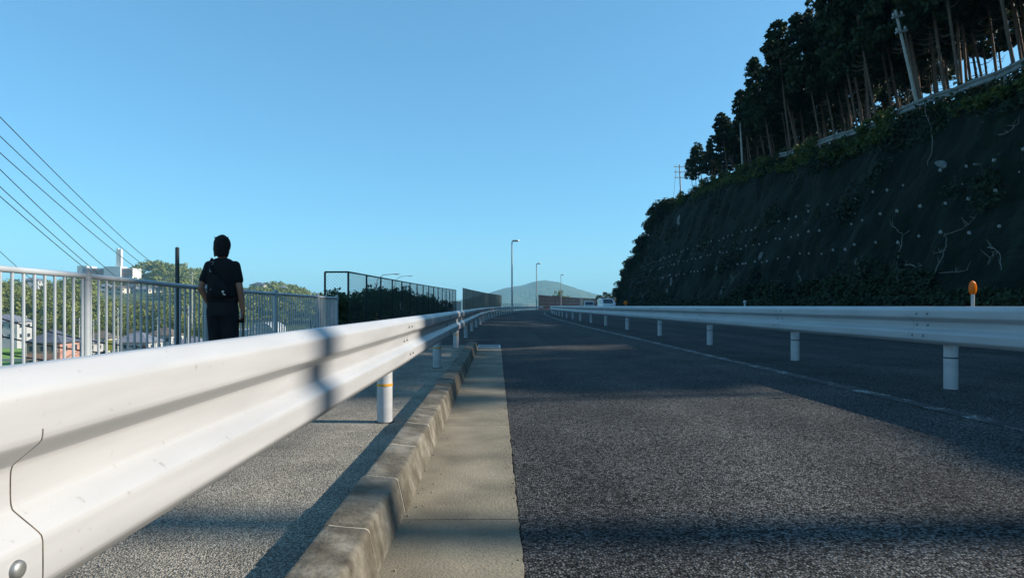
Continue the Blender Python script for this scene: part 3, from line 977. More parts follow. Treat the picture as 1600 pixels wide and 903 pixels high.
# shrubs at the far shoulder of the hill
def bush_meshes(Rb=1.0, n=40, per=46, size=0.16, mat=None, flat=0.8, stem=0.25):
    cs, rs = [], []
    for q in range(n):
        d = rng.normal(size=3); d /= np.linalg.norm(d); d[2] = abs(d[2])
        r = Rb * rng.uniform(0.35, 1.0)
        cs.append((d[0] * r, d[1] * r, d[2] * r * flat + stem * Rb)); rs.append(Rb * rng.uniform(0.16, 0.34))
    Vv, Ff = clumps(cs, rs, per, 0.85, size=size)
    tm = MB()
    for q in range(7):
        a = rnd.uniform(0, 6.28)
        tm.path([(0, 0, -0.2), (0.15 * Rb * math.cos(a), 0.15 * Rb * math.sin(a), 0.35 * Rb), (0.55 * Rb * math.cos(a), 0.55 * Rb * math.sin(a), Rb * rnd.uniform(0.5, 0.9))], [0.06 * Rb, 0.04 * Rb, 0.01], 5)
    return tm.mesh('stem', M_BARK, True), np_mesh('foliage', Vv, Ff, mat or M_LEAF_D)


BU = [bush_meshes(mat=M_LEAF_D) for _ in range(3)]
BUL = [bush_meshes(mat=M_LEAF) for _ in range(2)]


def place_bush(meshes, loc, r, label, group=None, name='shrub', cat='shrub', zs=1.0):
    e = empty(name, loc, rnd.uniform(0, 6.28)); e.scale = (r, r, r * zs)
    tag(e, label, cat, group)
    link('stem', meshes[0], e); link('foliage', meshes[1], e)
    return e


for k in range(46):
    y = 92 + 78 * k / 45 + rnd.uniform(-0.6, 0.6)
    place_bush(BU[k % 3], wall_pt(y, zc(y) * rnd.uniform(0.9, 1.0), 0.0), rnd.uniform(1.1, 2.3) * float(np.interp(y, [90, 130, 170], [0.9, 1.0, 1.5])), 'dark shrub on the far shoulder of the slope against the sky', 'shrubs on the far shoulder of the hill')
for k in range(18):
    y = 112 + 60 * k / 17 + rnd.uniform(-1, 1)
    place_bush(BU[k % 3], wall_pt(y, zc(y) * rnd.uniform(0.3, 0.8), 0.0), rnd.uniform(1.2, 2.2), 'dark shrub low on the far end of the slope', 'shrubs low on the far slope')

# guardrail of the upper road
ur = empty('guardrail'); tag(ur, 'pale guardrail of the upper road half hidden by weeds on the crest', 'guardrail')
uy = [16 + 3.0 * k for k in range(11)]
for a, b in zip(uy[:-1], uy[1:]):
    m = MB(); fr = []
    for k in range(4):
        y = a + (b - a + 0.1) * k / 3
        c = plateau(y, 0.1)
        fr.append(lambda u, v, c=c, y=y: Vector((c.x - u, y, c.z + 0.36 + v)))
    m.sweep([(d, h) for d, h in BEAM] + [(d - 0.004, h) for d, h in reversed(BEAM)], fr, cap=False)
    link('beam', m.mesh('beam', surf('weathered_rail', (0.2, 0.21, 0.21), (0.11, 0.12, 0.11), 3, 0.7), True, R(50)), ur)
    c = plateau(a, 0.5)
    link('post', POST_ME, ur, (c.x, a, c.z + 0.02))


# ------------------------------------------------------------------ poles
def wire(pts, r, label, group=None, mat=None, n=5):
    return tag(MB().path(pts, r, n).build('wire', mat or M_BAND_K, None, True), label, 'wire', group)


def utility_pole(loc, h, label, r=0.15, arms=2, arm_len=1.6, tilt=0.0, mat=None, steps=False, arm_rot=0.0, group=None, ins=True, name='utility_pole'):
    e = empty(name, loc); e.rotation_euler = (0, tilt, arm_rot)
    tag(e, label, 'pole', group)
    mat = mat or M_CONC
    MB().path([(0, 0, -1.5), (0, 0, h)], [r, r * 0.65], 14).build('shaft', mat, e, True)
    for k in range(arms):
        z = h - 0.35 - 0.75 * k
        a = MB().box((0, -r * 0.8, z), (arm_len, 0.08, 0.09)).build('crossarm', M_GALV, e)
        if ins:
            for s in (-0.42, 0.0, 0.42) if arm_len > 1 else (-0.35, 0.35):
                MB().path([(s * arm_len, -r * 0.8, z + 0.05), (s * arm_len, -r * 0.8, z + 0.12), (s * arm_len, -r * 0.8, z + 0.22)], [0.03, 0.06, 0.04], 8).build('insulator', M_RAIL, a, True)
    if steps:
        for k in range(int(h / 0.5)):
            s = 1 if k % 2 else -1
            MB().path([(0, 0, 0.6 + k * 0.45), (s * (r + 0.14), 0, 0.6 + k * 0.45)], 0.012, 5).build('step', M_BAND_K, e)
    return e


c = face_at(1425, 166); c = plateau(c.y, 0.9)
hp = 5.4
utility_pole(c, hp, 'grey concrete utility pole leaning beside the upper guardrail', 0.09, 2, 0.6, R(-13), ins=True)
utility_pole(plateau(1.3, 1.0), 6.5, 'thick concrete utility pole on the bare crest, its shadow falling across the road', 0.2, 1, 0.9)
c = face_at(1154, 264); c = plateau(c.y, 0.8)
utility_pole(c, 5.0, 'slim concrete pole rising from the crest among the cedars', 0.11, 0, 1.0, R(-3))
c = face_at(1066, 308)
c = plateau(c.y, 0.6)
utility_pole(c + Vector((-0.6, 0, 0)), 4.8, 'steel power pole with crossarms on the skyline of the slope', 0.12, 3, 1.7, R(-3), mat=M_GALV, arm_rot=R(10))
P0 = c + Vector((-1.3, 0, 4.2))
wire([P0 + (pix(1040, 440, 150) - P0) * t + Vector((0, 0, -1.6 * 4 * t * (1 - t) * 0.5)) for t in np.linspace(0, 1, 10)], 0.02, 'faint wire drooping from the steel pole on the slope')

# dark steel pole behind the railing, with its cables
DPY = 24.0
b = pix(277, 478, DPY)
e = empty('utility_pole', (b.x, DPY, -9.0)); tag(e, 'dark steel pole with climbing steps rising behind the railing', 'pole')
ph = CAMZ + (VY - 388) / F * DPY + 9.0
MB().path([(0, 0, -2), (0, 0, ph)], [0.12, 0.075], 14).build('shaft', surf('dark_steel', (0.035, 0.04, 0.05), (0.05, 0.055, 0.06), 4, 0.5, 0.2), e, True)
for k in range(26):
    s = 1 if k % 2 else -1
    MB().path([(0, 0, 2 + k * 0.36), (s * 0.2, 0, 2 + k * 0.36)], 0.012, 5).build('step', M_BAND_K, e)
MB().path([(0, 0, ph), (0, 0, ph + 0.05)], [0.085, 0.03], 12).build('cap', M_BAND_K, e, True)


# wires: from off to the left, over the valley, to two far poles
def far_wire(py0, end, sag, label, y0=25.0, r=0.016):
    a, bb = pix(0, py0, y0), pix(end[0], end[1], end[2])
    pts = []
    for t in np.concatenate([np.linspace(-0.06, 0.3, 18), np.linspace(0.35, 1, 12)]):
        p = a + (bb - a) * t; p.z -= 4 * sag * t * (1 - t)
        pts.append(p)
    rr = [r * (1 + 2.0 * max(0, t)) for t in np.linspace(0, 1, len(pts))]
    return tag(MB().path(pts, rr, 5).build('wire', M_BAND_K, None, True), label, 'wire', 'wires slung over the valley')


ends = [(300, 431, 200), (300, 440, 200), (300, 448, 200), (258, 458, 200), (258, 470, 200), (258, 474, 200)]
names = ['topmost of the six dark wires crossing the sky', 'second wire from the top of the six in the sky', 'third wire from the top of the six in the sky',
         'fourth wire from the top of the six in the sky', 'second lowest of the six wires crossing the sky', 'lowest of the six dark wires crossing the sky']
for (py0, en, nm) in zip((183, 213, 239, 265, 292, 307), ends, names):
    far_wire(py0, en, 3.0, nm)
tag(far_wire(393, (110, 470, 160), 1.0, 'short dark wire just above the top rail at the picture edge', 40), None)
for px, zt, lab in ((300, 12.0, 'far concrete power pole where the upper wires end before the hill'), (258, 6.5, 'far concrete power pole at the end of the lower wires, in front of the woods')):
    b = pix(px, 478, 200)
    utility_pole((b.x, 200, -12.5), 12.5 + zt, lab, 0.2, 3, 2.2)

# cables slung past the dark pole, below eye level
for k, (pa, pb) in enumerate((((-60, 478), (277, 545)), ((-60, 510), (277, 552)), ((-60, 540), (277, 565)))):
    a, bb = pix(pa[0], pa[1], 17.0), pix(pb[0], pb[1], DPY)
    pts = [a + (bb - a) * t + Vector((0, 0, -0.5 * 4 * t * (1 - t) * 0.6)) for t in np.linspace(0, 1, 14)]
    wire(pts, 0.022, ['upper black cable slung behind the railing to the dark pole', 'middle black cable slung behind the railing to the dark pole', 'lower black cable slung behind the railing to the dark pole'][k], 'cables behind the railing')

# ------------------------------------------------------------------ valley on the left: wooded hills
def g2(px, y, c, wx, yc, wy, h):
    return h * math.exp(-((px - c) / wx) ** 2 - ((y - yc) / wy) ** 2)


def valley_z(px, y):
    """height of the wooded ground seen in direction px at distance y"""
    z = -12.5
    near = float(np.interp(px, [-300, 100, 150, 300, 340], [16, 14.5, 8.0, 6.5, 2])) / (1 + math.exp(-(y - 250) / 14))
    z += near
    z += float(np.interp(px, [0, 100, 150, 300, 400, 500, 560], [6, 7, 13, 12, 8, 5, 0])) / (1 + math.exp(-(y - 340) / 14))
    z += g2(px, y, 235, 52, 640, 150, 27)
    z += g2(px, y, 318, 55, 660, 150, 19)
    z += g2(px, y, 440, 60, 640, 140, 17)
    return z + 1.2 * noise.noise(Vector((px * 0.02, y * 0.02, 2)))


pxs = np.linspace(-420, 640, 90); yv = np.concatenate([np.linspace(200, 360, 30), np.linspace(370, 860, 36)])
V, Fc = [], []
for y in yv:
    for px in pxs:
        V.append(((px - VX) / F * y, y, valley_z(px, y) - 0.6))
n = len(pxs)
for i in range(len(yv) - 1):
    for k in range(n - 1): Fc.append((i * n + k, i * n + k + 1, (i + 1) * n + k + 1, (i + 1) * n + k))
M_HILLG = surf('hillside_ground', (0.05, 0.075, 0.02), (0.09, 0.11, 0.035), 0.05, 0.95, fine=(0.6, 0.4))
tag(link('hills', np_mesh('hills', V, Fc, M_HILLG, True)), 'low green wooded hills across the valley', 'hills', kind='structure')


def zpix0(py, y): return CAMZ + (VY - py) / F * y


def crown_shell(c, r, h, n, size):
    d = rng.normal(size=(n, 3)); d /= np.linalg.norm(d, axis=1, keepdims=True)
    d[:, 2] = np.where(d[:, 2] < -0.35, -d[:, 2], d[:, 2])
    lump = 1 + 0.22 * np.sin(d[:, 0] * 5 + c[0]) * np.sin(d[:, 1] * 5 + c[1]) + 0.15 * np.sin(d[:, 2] * 7 + c[0])
    rr = (rng.uniform(0.55, 1.0, size=n) ** 0.5 * lump)[:, None]
    C = np.asarray(c) + d * rr * np.array([r, r, h / 2]) + np.array([0, 0, h * 0.55])
    return C, d + rng.normal(size=(n, 3)) * 0.55, size * rng.uniform(0.6, 1.4, size=n)


C, N, S = [], [], []
def wood(px, y, r, h, n, size):
    c = ((px - VX) / F * y, y, valley_z(px, y) - 1.0)
    a, b_, s_ = crown_shell(c, r, h, n, size)
    C.append(a); N.append(b_); S.append(s_)
for k in range(300):                                   # the near wooded rise
    y = 232 + 90 * rng.uniform(); px = -300 + 640 * rng.uniform()
    if px > 318 + rng.normal() * 10: continue
    wood(px, y, rng.uniform(2.4, 5.0), rng.uniform(6, 12) * (0.75 if px > 140 else 1), 330, 0.9)
for k in range(330):                                   # the middle rise, out to the chain link fence
    y = 322 + 110 * rng.uniform(); px = 100 + 480 * rng.uniform()
    if 146 < px < 258 and y < 442: continue
    wood(px, y, rng.uniform(3, 6), rng.uniform(6, 11), 220, 1.2)
for k in range(520):                                   # the far ridge
    y = 490 + 190 * rng.uniform(); px = -120 + 690 * rng.uniform()
    if 112 < px < 215 and y < 530: continue
    wood(px, y, rng.uniform(4, 8), rng.uniform(7, 14), 170, 1.9)
for k in range(26):                                    # trees hiding the foot of the hospital
    wood(112 + 104 * k / 25, 452 + 14 * rng.uniform(), rng.uniform(3, 4.5), float((zpix0(434, 460) - valley_z(112 + 104 * k / 25, 460)) * rng.uniform(0.9, 1.02)), 220, 1.3)
Vv, Ff = leaf_quads(np.concatenate(C), np.concatenate(N), np.concatenate(S), 0.8)
M_WOODS = leaf_mat('woodland_leaf', (0.018, 0.045, 0.012), (0.2, 0.215, 0.05), 0.2, 0.07)
tag(link('hillside_woods', np_mesh('hillside_woods', Vv, Ff, M_WOODS)), 'dense sunlit woods covering the hills across the valley', 'woods', kind='stuff')


# single trees at the edge of the town
def round_tree(H=8.0, Rc=3.0, n=44, per=42, size=0.42, mat=None):
    tm = MB()
    tm.path([(0, 0, -0.8), (0.05, 0, H * 0.25), (0.0, 0.1, H * 0.5), (0.1, 0, H * 0.8)], [0.22, 0.17, 0.12, 0.03], 8)
    cs, rs = [], []
    for q in range(n):
        d = rng.normal(size=3); d /= np.linalg.norm(d)
        r = rng.uniform(0.4, 1.0)
        c_ = (d[0] * r * Rc, d[1] * r * Rc, H * 0.6 + d[2] * r * H * 0.36)
        cs.append(c_); rs.append(rng.uniform(0.5, 1.0) * Rc * 0.34)
        if q < 9: tm.path([(0, 0, H * 0.35), (c_[0] * 0.5, c_[1] * 0.5, (H * 0.4 + c_[2]) / 2), c_], [0.09, 0.06, 0.02], 5)
    Vv, Ff = clumps(cs, rs, per, 0.85, size=size, jit=0.6)
    return tm.mesh('trunk', M_BARK, True), np_mesh('crown', Vv, Ff, mat or M_LEAF)


RT = [round_tree(mat=M_LEAF), round_tree(8, 2.4, 40, 40, 0.4, M_LEAF), round_tree(8, 3.4, 50, 40, 0.45, M_WOODS)]
RTD = round_tree(8, 2.8, 46, 44, 0.35, M_LEAF_D)
tl = ['rounded green tree at the edge of the woods behind the town houses', 'trees along the foot of the wooded rise']
for k in range(22):
    px = -10 + 340 * k / 21 + rnd.uniform(-6, 6); y = rnd.uniform(192, 226)
    g_ = pix(px, 478, y)
    place_tree('broadleaf_tree', RT[k % 3], (g_.x, y, -12.5), rnd.uniform(8, 13), rnd.uniform(0, 6), tl[0], group=tl[1], base_h=8.0)
g_ = pix(862 + 14, 478, 265)
place_tree('broadleaf_tree', RT[0], (g_.x, 265, -1.0), 9.0, 0.4, 'sunlit yellow green tree rising behind the dark noise barrier', base_h=8.0)
g_ = pix(716, 478, 62)
place_tree('broadleaf_tree', RTD, (g_.x - 1.2, 62, -1.2), 2.9, 0.4, 'small dark tree in the gap between the two dark fences', base_h=8.0)
for k, (px, y, h, lab) in enumerate(((938, 190, 6.3, 'left one of three small far trees beside the parked van'), (950, 205, 8.0, 'middle one of three small far trees, above the van'), (962, 185, 7.2, 'far tree nearest the foot of the dark slope'))):
    g_ = pix(px, 478, y)
    place_tree('broadleaf_tree', RTD, (g_.x, y, -0.3), h * 0.78, k, lab, base_h=8.0)

# hedge behind the chain link fence
cs, rs = [], []
for k in range(420):
    t = rng.uniform(); y = 14.2 + 30 * t
    top_h = float(np.interp(y, [13.2, 14.2, 17, 20, 24, 30, 34, 37, 40, 44], [0.8, 1.1, 1.15, 1.3, 1.6, 1.7, 1.4, 1.6, 0.9, 0.7])) + 0.25 * noise.noise(Vector((y * 0.9, 0, 0)))
    lat = FL - 0.35 - rng.uniform(0, min(1.8, 0.15 + (y - 14.2) * 0.22))
    cs.append(W(lat, y, -0.2 + (top_h + 0.1) * rng.uniform(0.0, 1) ** 0.6)); rs.append(rng.uniform(0.16, 0.36))
for k in range(40):
    y = 14.0 + rng.uniform(0, 0.8); cs.append(W(FL - rng.uniform(0.1, 0.5), y, rng.uniform(0, 1.0))); rs.append(rng.uniform(0.1, 0.2))
Vv, Ff = clumps(cs, rs, 80, 0.9, size=0.11)
hedge = empty('hedge', W(FL - 1, 14, 0)); tag(hedge, 'dark overgrown hedge pressed against the chain link fence', 'hedge')
Vv = Vv - np.array(hedge.location)
link('foliage', np_mesh('foliage', Vv, Ff, leaf_mat('hedge_leaf', (0.016, 0.045, 0.022), (0.06, 0.11, 0.045), 0.3)), hedge)
hm = MB()
for k in range(26):
    y = 14 + 30 * k / 25; p = W(FL - 0.9, y, -0.2) - hedge.location
    hm.path([p, p + Vector((rnd.uniform(-0.2, 0.2), rnd.uniform(-0.2, 0.2), 0.6)), p + Vector((rnd.uniform(-0.4, 0.4), rnd.uniform(-0.4, 0.4), 1.1))], [0.03, 0.02, 0.008], 5)
hm.build('stems', M_BARK, hedge)

# ------------------------------------------------------------------ buildings
M_WHITE = surf('white_render', (0.46, 0.45, 0.43), (0.38, 0.37, 0.35), 0.4, 0.8)
M_PINK = surf('pink_brick', (0.5, 0.27, 0.2), (0.4, 0.2, 0.15), 0.5, 0.85, fine=(6, 0.25))
M_ROOFD = surf('dark_roof_tile', (0.06, 0.065, 0.085), (0.1, 0.1, 0.12), 0.7, 0.55, fine=(5, 0.3))
M_ROOFG = surf('grey_roof_tile', (0.2, 0.2, 0.23), (0.13, 0.13, 0.15), 0.7, 0.5, fine=(5, 0.3))
M_ROOFB = surf('brown_roof_tile', (0.16, 0.12, 0.09), (0.1, 0.08, 0.06), 0.7, 0.6, fine=(5, 0.3))
M_CREAM = surf('cream_wall', (0.62, 0.56, 0.44), (0.5, 0.45, 0.36), 0.4, 0.85)
M_GLASS = surf('dark_glass', (0.03, 0.035, 0.045), (0.05, 0.06, 0.07), 0.5, 0.08)
M_RED = surf('faded_red_panel', (0.42, 0.2, 0.15), (0.33, 0.16, 0.12), 0.4, 0.8)


def house(px, y, w, d, h, roof_h, wall, roofm, label, rz=0.0, z0=-12.5, hip=True, floors=2, nwin=3, group=None, name='house'):
    g_ = pix(px, 478, y)
    e = empty(name, (g_.x, y, z0), rz); tag(e, label, 'house', group)
    MB().box((0, 0, h / 2 - 1.5), (w, d, h + 3.0)).build('wall', wall, e)
    o = 0.45
    m = MB(); W2, D2 = w / 2 + o, d / 2 + o
    rid = max(0.3, W2 - D2) if hip else W2
    vv = [(-W2, -D2, h), (W2, -D2, h), (W2, D2, h), (-W2, D2, h), (-rid, 0, h + roof_h), (rid, 0, h + roof_h),
          (-W2, -D2, h - 0.12), (W2, -D2, h - 0.12), (W2, D2, h - 0.12), (-W2, D2, h - 0.12)]
    m.add(vv, [(0, 1, 5, 4), (2, 3, 4, 5), (1, 2, 5), (3, 0, 4), (6, 7, 1, 0), (7, 8, 2, 1), (8, 9, 3, 2), (9, 6, 0, 3), (9, 8, 7, 6)])
    r = m.build('roof', roofm, e)
    MB().path([(-rid, 0, h + roof_h + 0.04), (rid, 0, h + roof_h + 0.04)], 0.14, 6).build('ridge', roofm, r)
    fh = h / floors
    for f in range(floors):
        for k in range(nwin):
            x = -w / 2 + w * (k + 0.5) / nwin
            wz = fh * (f + 0.55)
            wo = MB().box((x, -d / 2 - 0.02, wz), (w / nwin * 0.55, 0.1, fh * 0.45)).build('window', M_WHITE, e)
            MB().box((x, -d / 2 - 0.085, wz), (w / nwin * 0.48, 0.05, fh * 0.38)).build('pane', M_GLASS, wo)
        for k in range(2):
            yy = -d / 2 + d * (k + 0.5) / 2
            wo = MB().box((w / 2 + 0.02, yy, fh * (f + 0.55)), (0.1, d * 0.22, fh * 0.42)).build('window', M_WHITE, e)
            MB().box((w / 2 + 0.085, yy, fh * (f + 0.55)), (0.05, d * 0.19, fh * 0.36)).build('pane', M_GLASS, wo)
    return e


def zpix(py, y): return CAMZ + (VY - py) / F * y
house(84, 130, 6.4, 7, 5.6, 2.6, M_PINK, M_ROOFD, 'pink brick house with dark hipped roof behind the railing', 0.1, -12.2, nwin=3)
house(216, 150, 8.2, 7, 4.8, 2.4, M_WHITE, M_ROOFG, 'white house with broad grey tiled roof behind the railing', 0.05, -12.5, nwin=4)
house(134, 148, 5.0, 5, 4.6, 1.6, M_WHITE, M_ROOFD, 'small white house beside the thick railing post', -0.1, -12.5, nwin=2)
house(160, 165, 5.5, 5, 5.0, 1.8, M_CREAM, M_ROOFB, 'cream house with brown roof between the pink house and the grey roof', 0.1, -12.5, nwin=2)
house(300, 140, 8.0, 6, 4.4, 2.0, M_CREAM, M_ROOFG, 'cream low house behind the railing beside the walking person', 0.1, -12.5, nwin=3)
house(258, 170, 7.0, 6, 5.5, 2.0, M_WHITE, M_ROOFB, 'white house with brown roof behind the dark steel pole', -0.05, -12.5, nwin=3)
house(14, 190, 9.0, 7, 6.0, 2.2, M_WHITE, M_ROOFG, 'white villa at the picture edge above the green field', 0.1, -9.8, nwin=3)
house(455, 160, 12.0, 7, 4.6, 2.2, surf('blue_grey_wall', (0.3, 0.36, 0.42), (0.24, 0.29, 0.34), 0.5, 0.8), M_ROOFG, 'blue grey low building behind the end of the railing', 0.1, -12.5, nwin=4)
house(52, 310, 7.0, 6, 4.5, 1.5, M_WHITE, M_ROOFG, 'lone white house high among the trees near the picture edge', 0.2, zpix(452, 310), nwin=2)
# pale houses on the far hillside
hs = [(166, 450, 440, 9, 'leftmost pale house of the row below the white hospital block'), (186, 453, 420, 10, 'second pale house of the row below the white hospital block'), (206, 451, 430, 9, 'third pale house of the row below the white hospital block'),
      (226, 455, 415, 10, 'fourth pale house of the row, with the widest white gable'), (246, 452, 430, 8, 'rightmost pale house of the row on the hillside'),
      (404, 447, 560, 12, 'far pale house on the ridge just past the walking person'), (442, 452, 560, 11, 'far pale house on the ridge above the railing end post')]
for k, (px, py, y, w, lab) in enumerate(hs):
    house(px, y, w, 8, 5.2, 2.0, [M_WHITE, M_CREAM][k % 2], [M_ROOFG, M_ROOFB, M_ROOFD][k % 3], lab, rnd.uniform(-0.2, 0.2), zpix(py, y) - 4.0, nwin=3)

# hoop roofed hall
hy = 95.0; g_ = pix(408, 478, hy)
hall = empty('hoop_roofed_hall', (g_.x, hy, -6.6)); tag(hall, 'pale hoop roofed glasshouse behind the railing past the person', 'glasshouse')
M_FROST = surf('frosted_sheet', (0.4, 0.43, 0.42), (0.33, 0.36, 0.36), 0.6, 0.4)
arc = [(1.9 * math.cos(a), 1.7 * math.sin(a)) for a in np.linspace(0, math.pi, 13)]
MB().sweep([(x, z + 3.2) for x, z in arc], [(lambda u, v, y=y: Vector((u, y, v))) for y in (0.05, 6)], closed=False, cap=False).build('roof_sheet', M_FROST, hall, True)
MB().add([(x, 0.08, z + 3.2) for x, z in arc] + [(-1.9, 0.08, 0), (1.9, 0.08, 0)], [tuple(range(15))]).build('gable_sheet', M_FROST, hall)
MB().box((0, 3, -1.5), (3.78, 5.8, 9.4)).build('wall', M_FROST, hall)
for y in (0, 1.5, 3, 4.5, 6):
    MB().path([(x * 1.01, y, z * 1.01 + 3.2) for x, z in arc], 0.06, 6).build('hoop', M_RAIL, hall, True)
for x in (-1.9, -0.95, 0, 0.95, 1.9):
    MB().path([(x, -0.02, 0), (x, -0.02, 3.2 + 1.7 * math.sqrt(max(0, 1 - (x / 1.9) ** 2)))], 0.05, 6).build('mullion', M_RAIL, hall)
for z in (1.6, 3.2, 4.1):
    MB().path([(-1.9, -0.03, z) if z < 3.3 else (-1.6, -0.03, z), (1.9, -0.03, z) if z < 3.3 else (1.6, -0.03, z)], 0.05, 6).build('transom', M_RAIL, hall)
MB().box((-4.4, 2.5, -1.0), (4.6, 5, 9.6)).build('annex', surf('annex_grey', (0.35, 0.38, 0.42), (0.28, 0.3, 0.33), 0.5, 0.7), hall)

# hospital block on the ridge
by = 480.0; g_ = pix(165, 478, by); k_ = by / F
hb = empty('hospital_building', (g_.x, by, zpix(440, by))); tag(hb, 'long white hospital block with a tall thin tower on the ridge', 'building')
z0 = zpix(440, by)
M_HOSP = surf('hospital_white', (0.66, 0.65, 0.62), (0.56, 0.55, 0.52), 0.3, 0.8)
X = lambda px: (px - 165) * k_
Z = lambda py: zpix(py, by) - z0
def blk(x0, x1, py0, py1, name, mat, dy=0.0, dep=12.0):
    return MB().box(((X(x0) + X(x1)) / 2, dep / 2 + dy, (Z(py0) + Z(py1)) / 2), (X(x1) - X(x0), dep, Z(py0) - Z(py1))).build(name, mat, hb)
blk(136, 207, 419, 466, 'wall', M_HOSP)
blk(122, 137, 415.5, 466, 'wing', M_HOSP, -1.0)
blk(164, 190, 416.5, 466, 'stair_block', M_HOSP, -1.5, 9)
tw = blk(180.5, 183.2, 388, 417, 'tower', M_HOSP, 1.0, 2.4)
blk(184.2, 187.5, 389, 417, 'tower', M_HOSP, 1.2, 2.4)
for f in range(3):
    blk(137, 163.6, 420.6 + 4.2 * f, 422.4 + 4.2 * f, 'red_band', M_RED, -0.15, 1.0)
    blk(190.4, 207, 420.6 + 4.2 * f, 422.4 + 4.2 * f, 'red_band', M_RED, -0.15, 1.0)
    for k in range(11):
        x = 138 + 2.35 * k
        if x < 163: blk(x, x + 1.6, 423 + 4.2 * f, 424.8 + 4.2 * f, 'window', M_GLASS, -0.1, 1.0)
        x = 191 + 2.35 * k
        if x < 206: blk(x, x + 1.6, 423 + 4.2 * f, 424.8 + 4.2 * f, 'window', M_GLASS, -0.1, 1.0)

# green field with terraces
M_FIELD = surf('field_grass', (0.1, 0.2, 0.025), (0.16, 0.27, 0.04), 0.15, 0.95, fine=(3, 0.3))
tr = MB()
for k in range(5):
    y0 = 96 + 13 * k; y1 = y0 + 12.6; z = -12.3 + 0.55 * k
    a, b_, c, d_ = pix(-200, 478, y0), pix(52 - 2 * k, 478, y0), pix(52 - 2 * k, 478, y1), pix(-200, 478, y1)
    tr.add([(a.x, y0, z), (b_.x, y0, z), (c.x, y1, z), (d_.x, y1, z), (a.x, y0, z - 0.9), (b_.x, y0, z - 0.9), (c.x, y1, z - 0.9)], [(0, 1, 2, 3), (0, 4, 5, 1), (1, 5, 6, 2)])
tag(tr.build('field', M_FIELD), 'bright green terraced field at the lower picture edge', 'field', kind='structure')
for k in range(3):
    y0 = 108.8 + 13 * k; a, b_ = pix(-200, 478, y0), pix(50 - 2 * k, 478, y0)
    m = MB().box(((a.x + b_.x) / 2, y0, -12.3 + 0.55 * k + 0.25), (b_.x - a.x, 0.3, 0.75))
    tag(m.build('terrace_wall', M_CONC), ['lowest pale wall along the green field terraces', 'middle pale wall along the green field terraces', 'highest pale wall along the green field terraces'][k], 'wall')

# town poles
for k, (px, y, pyt, lab) in enumerate(((184, 120, 481, 'bright concrete pole in front of the grey roofed house'), (41, 140, 493, 'concrete pole standing at the edge of the green field'), (70, 150, 497, 'concrete pole rising just left of the dark roof of the pink house'),
                                      (124, 150, 497, 'concrete pole behind the thick railing post'), (146, 140, 499, 'concrete pole right of the thick railing post'), (246, 150, 496, 'concrete pole between the grey roof and the steel pole'), (294, 100, 478, 'concrete pole just right of the dark steel pole'))):
    g_ = pix(px, 478, y)
    utility_pole((g_.x, y, -12.5), zpix(pyt, y) + 12.5, lab, 0.17, 2, 2.0)
# signboard
g_ = pix(172, 478, 118)
sg = empty('signboard', (g_.x, 118, -12.5)); tag(sg, 'small plain yellow signboard on two posts in the town', 'signboard')
for s in (-0.8, 0.8): MB().path([(s, 0, 0), (s, 0, 6.4)], 0.07, 8).build('post', M_GALV, sg)
MB().box((0, -0.1, 5.9), (2.0, 0.1, 2.0)).build('panel', surf('yellow_panel', (0.7, 0.5, 0.05), (0.6, 0.42, 0.04), 2, 0.6), sg)

# ------------------------------------------------------------------ far end of the road
# lamps
def street_lamp(lat, y, h, label):
    b_ = W(lat, y, 0.02)
    e = empty('street_lamp', b_); tag(e, label, 'street lamp', 'street lamps along the kerb side rail')
    MB().path([(0, 0, 0), (0, 0, 0.5)], 0.16, 12).build('base', M_GALV, e, True)
    MB().path([(0, 0, 0.4), (0, 0, h)], [0.12, 0.075], 12).build('pole', M_GALV, e, True)
    MB().path([(0, 0, h - 0.05), (0.3, 0, h + 0.05), (0.5, 0, h + 0.07)], 0.05, 8).build('arm', M_GALV, e, True)
    m = MB(); m.sweep([(-0.2, 0), (-0.16, 0.12), (0.16, 0.12), (0.2, 0), (0.14, -0.08), (-0.14, -0.08)], [(lambda u, v, x=x, s=s: Vector((x, u * s, h + 0.08 + v * s))) for x, s in ((0.05, 0.6), (0.2, 1.0), (0.85, 1.0), (1.0, 0.5))])
    hd = m.build('lamp_head', M_GALV, e)
    MB().box((0.52, 0, h - 0.01), (0.55, 0.22, 0.03)).build('lens', M_FROST, hd)


street_lamp(-1.2, 84, 9.6, 'nearest and tallest of the three grey street lamps')
street_lamp(-1.2, 129, 9.6, 'middle one of the three grey street lamps, before the mountain peak')
street_lamp(-1.2, 176, 9.6, 'farthest and smallest of the three grey street lamps')
# lamps with curved arms on the road below
def curved_lamp(px, y, pyt, label):
    g_ = pix(px, 478, y); h = zpix(pyt, y) + 8
    e = empty('street_lamp', (g_.x, y, -8)); tag(e, label, 'street lamp')
    MB().path([(0, 0, 0), (0, 0, h - 1.6), (0.25, 0, h - 0.5), (0.8, 0, h - 0.1), (1.9, 0, h)], [0.08, 0.05, 0.04, 0.035, 0.03], 10).build('pole', M_GALV, e, True)
    MB().sphere((2.1, 0, h - 0.02), (0.3, 0.1, 0.06), 10, 6).build('lamp_head', M_GALV, e, True)
curved_lamp(586, 60, 428, 'curved arm street lamp showing over the hedge, the nearer one')
curved_lamp(616, 80, 431, 'curved arm street lamp showing over the hedge, the farther one')

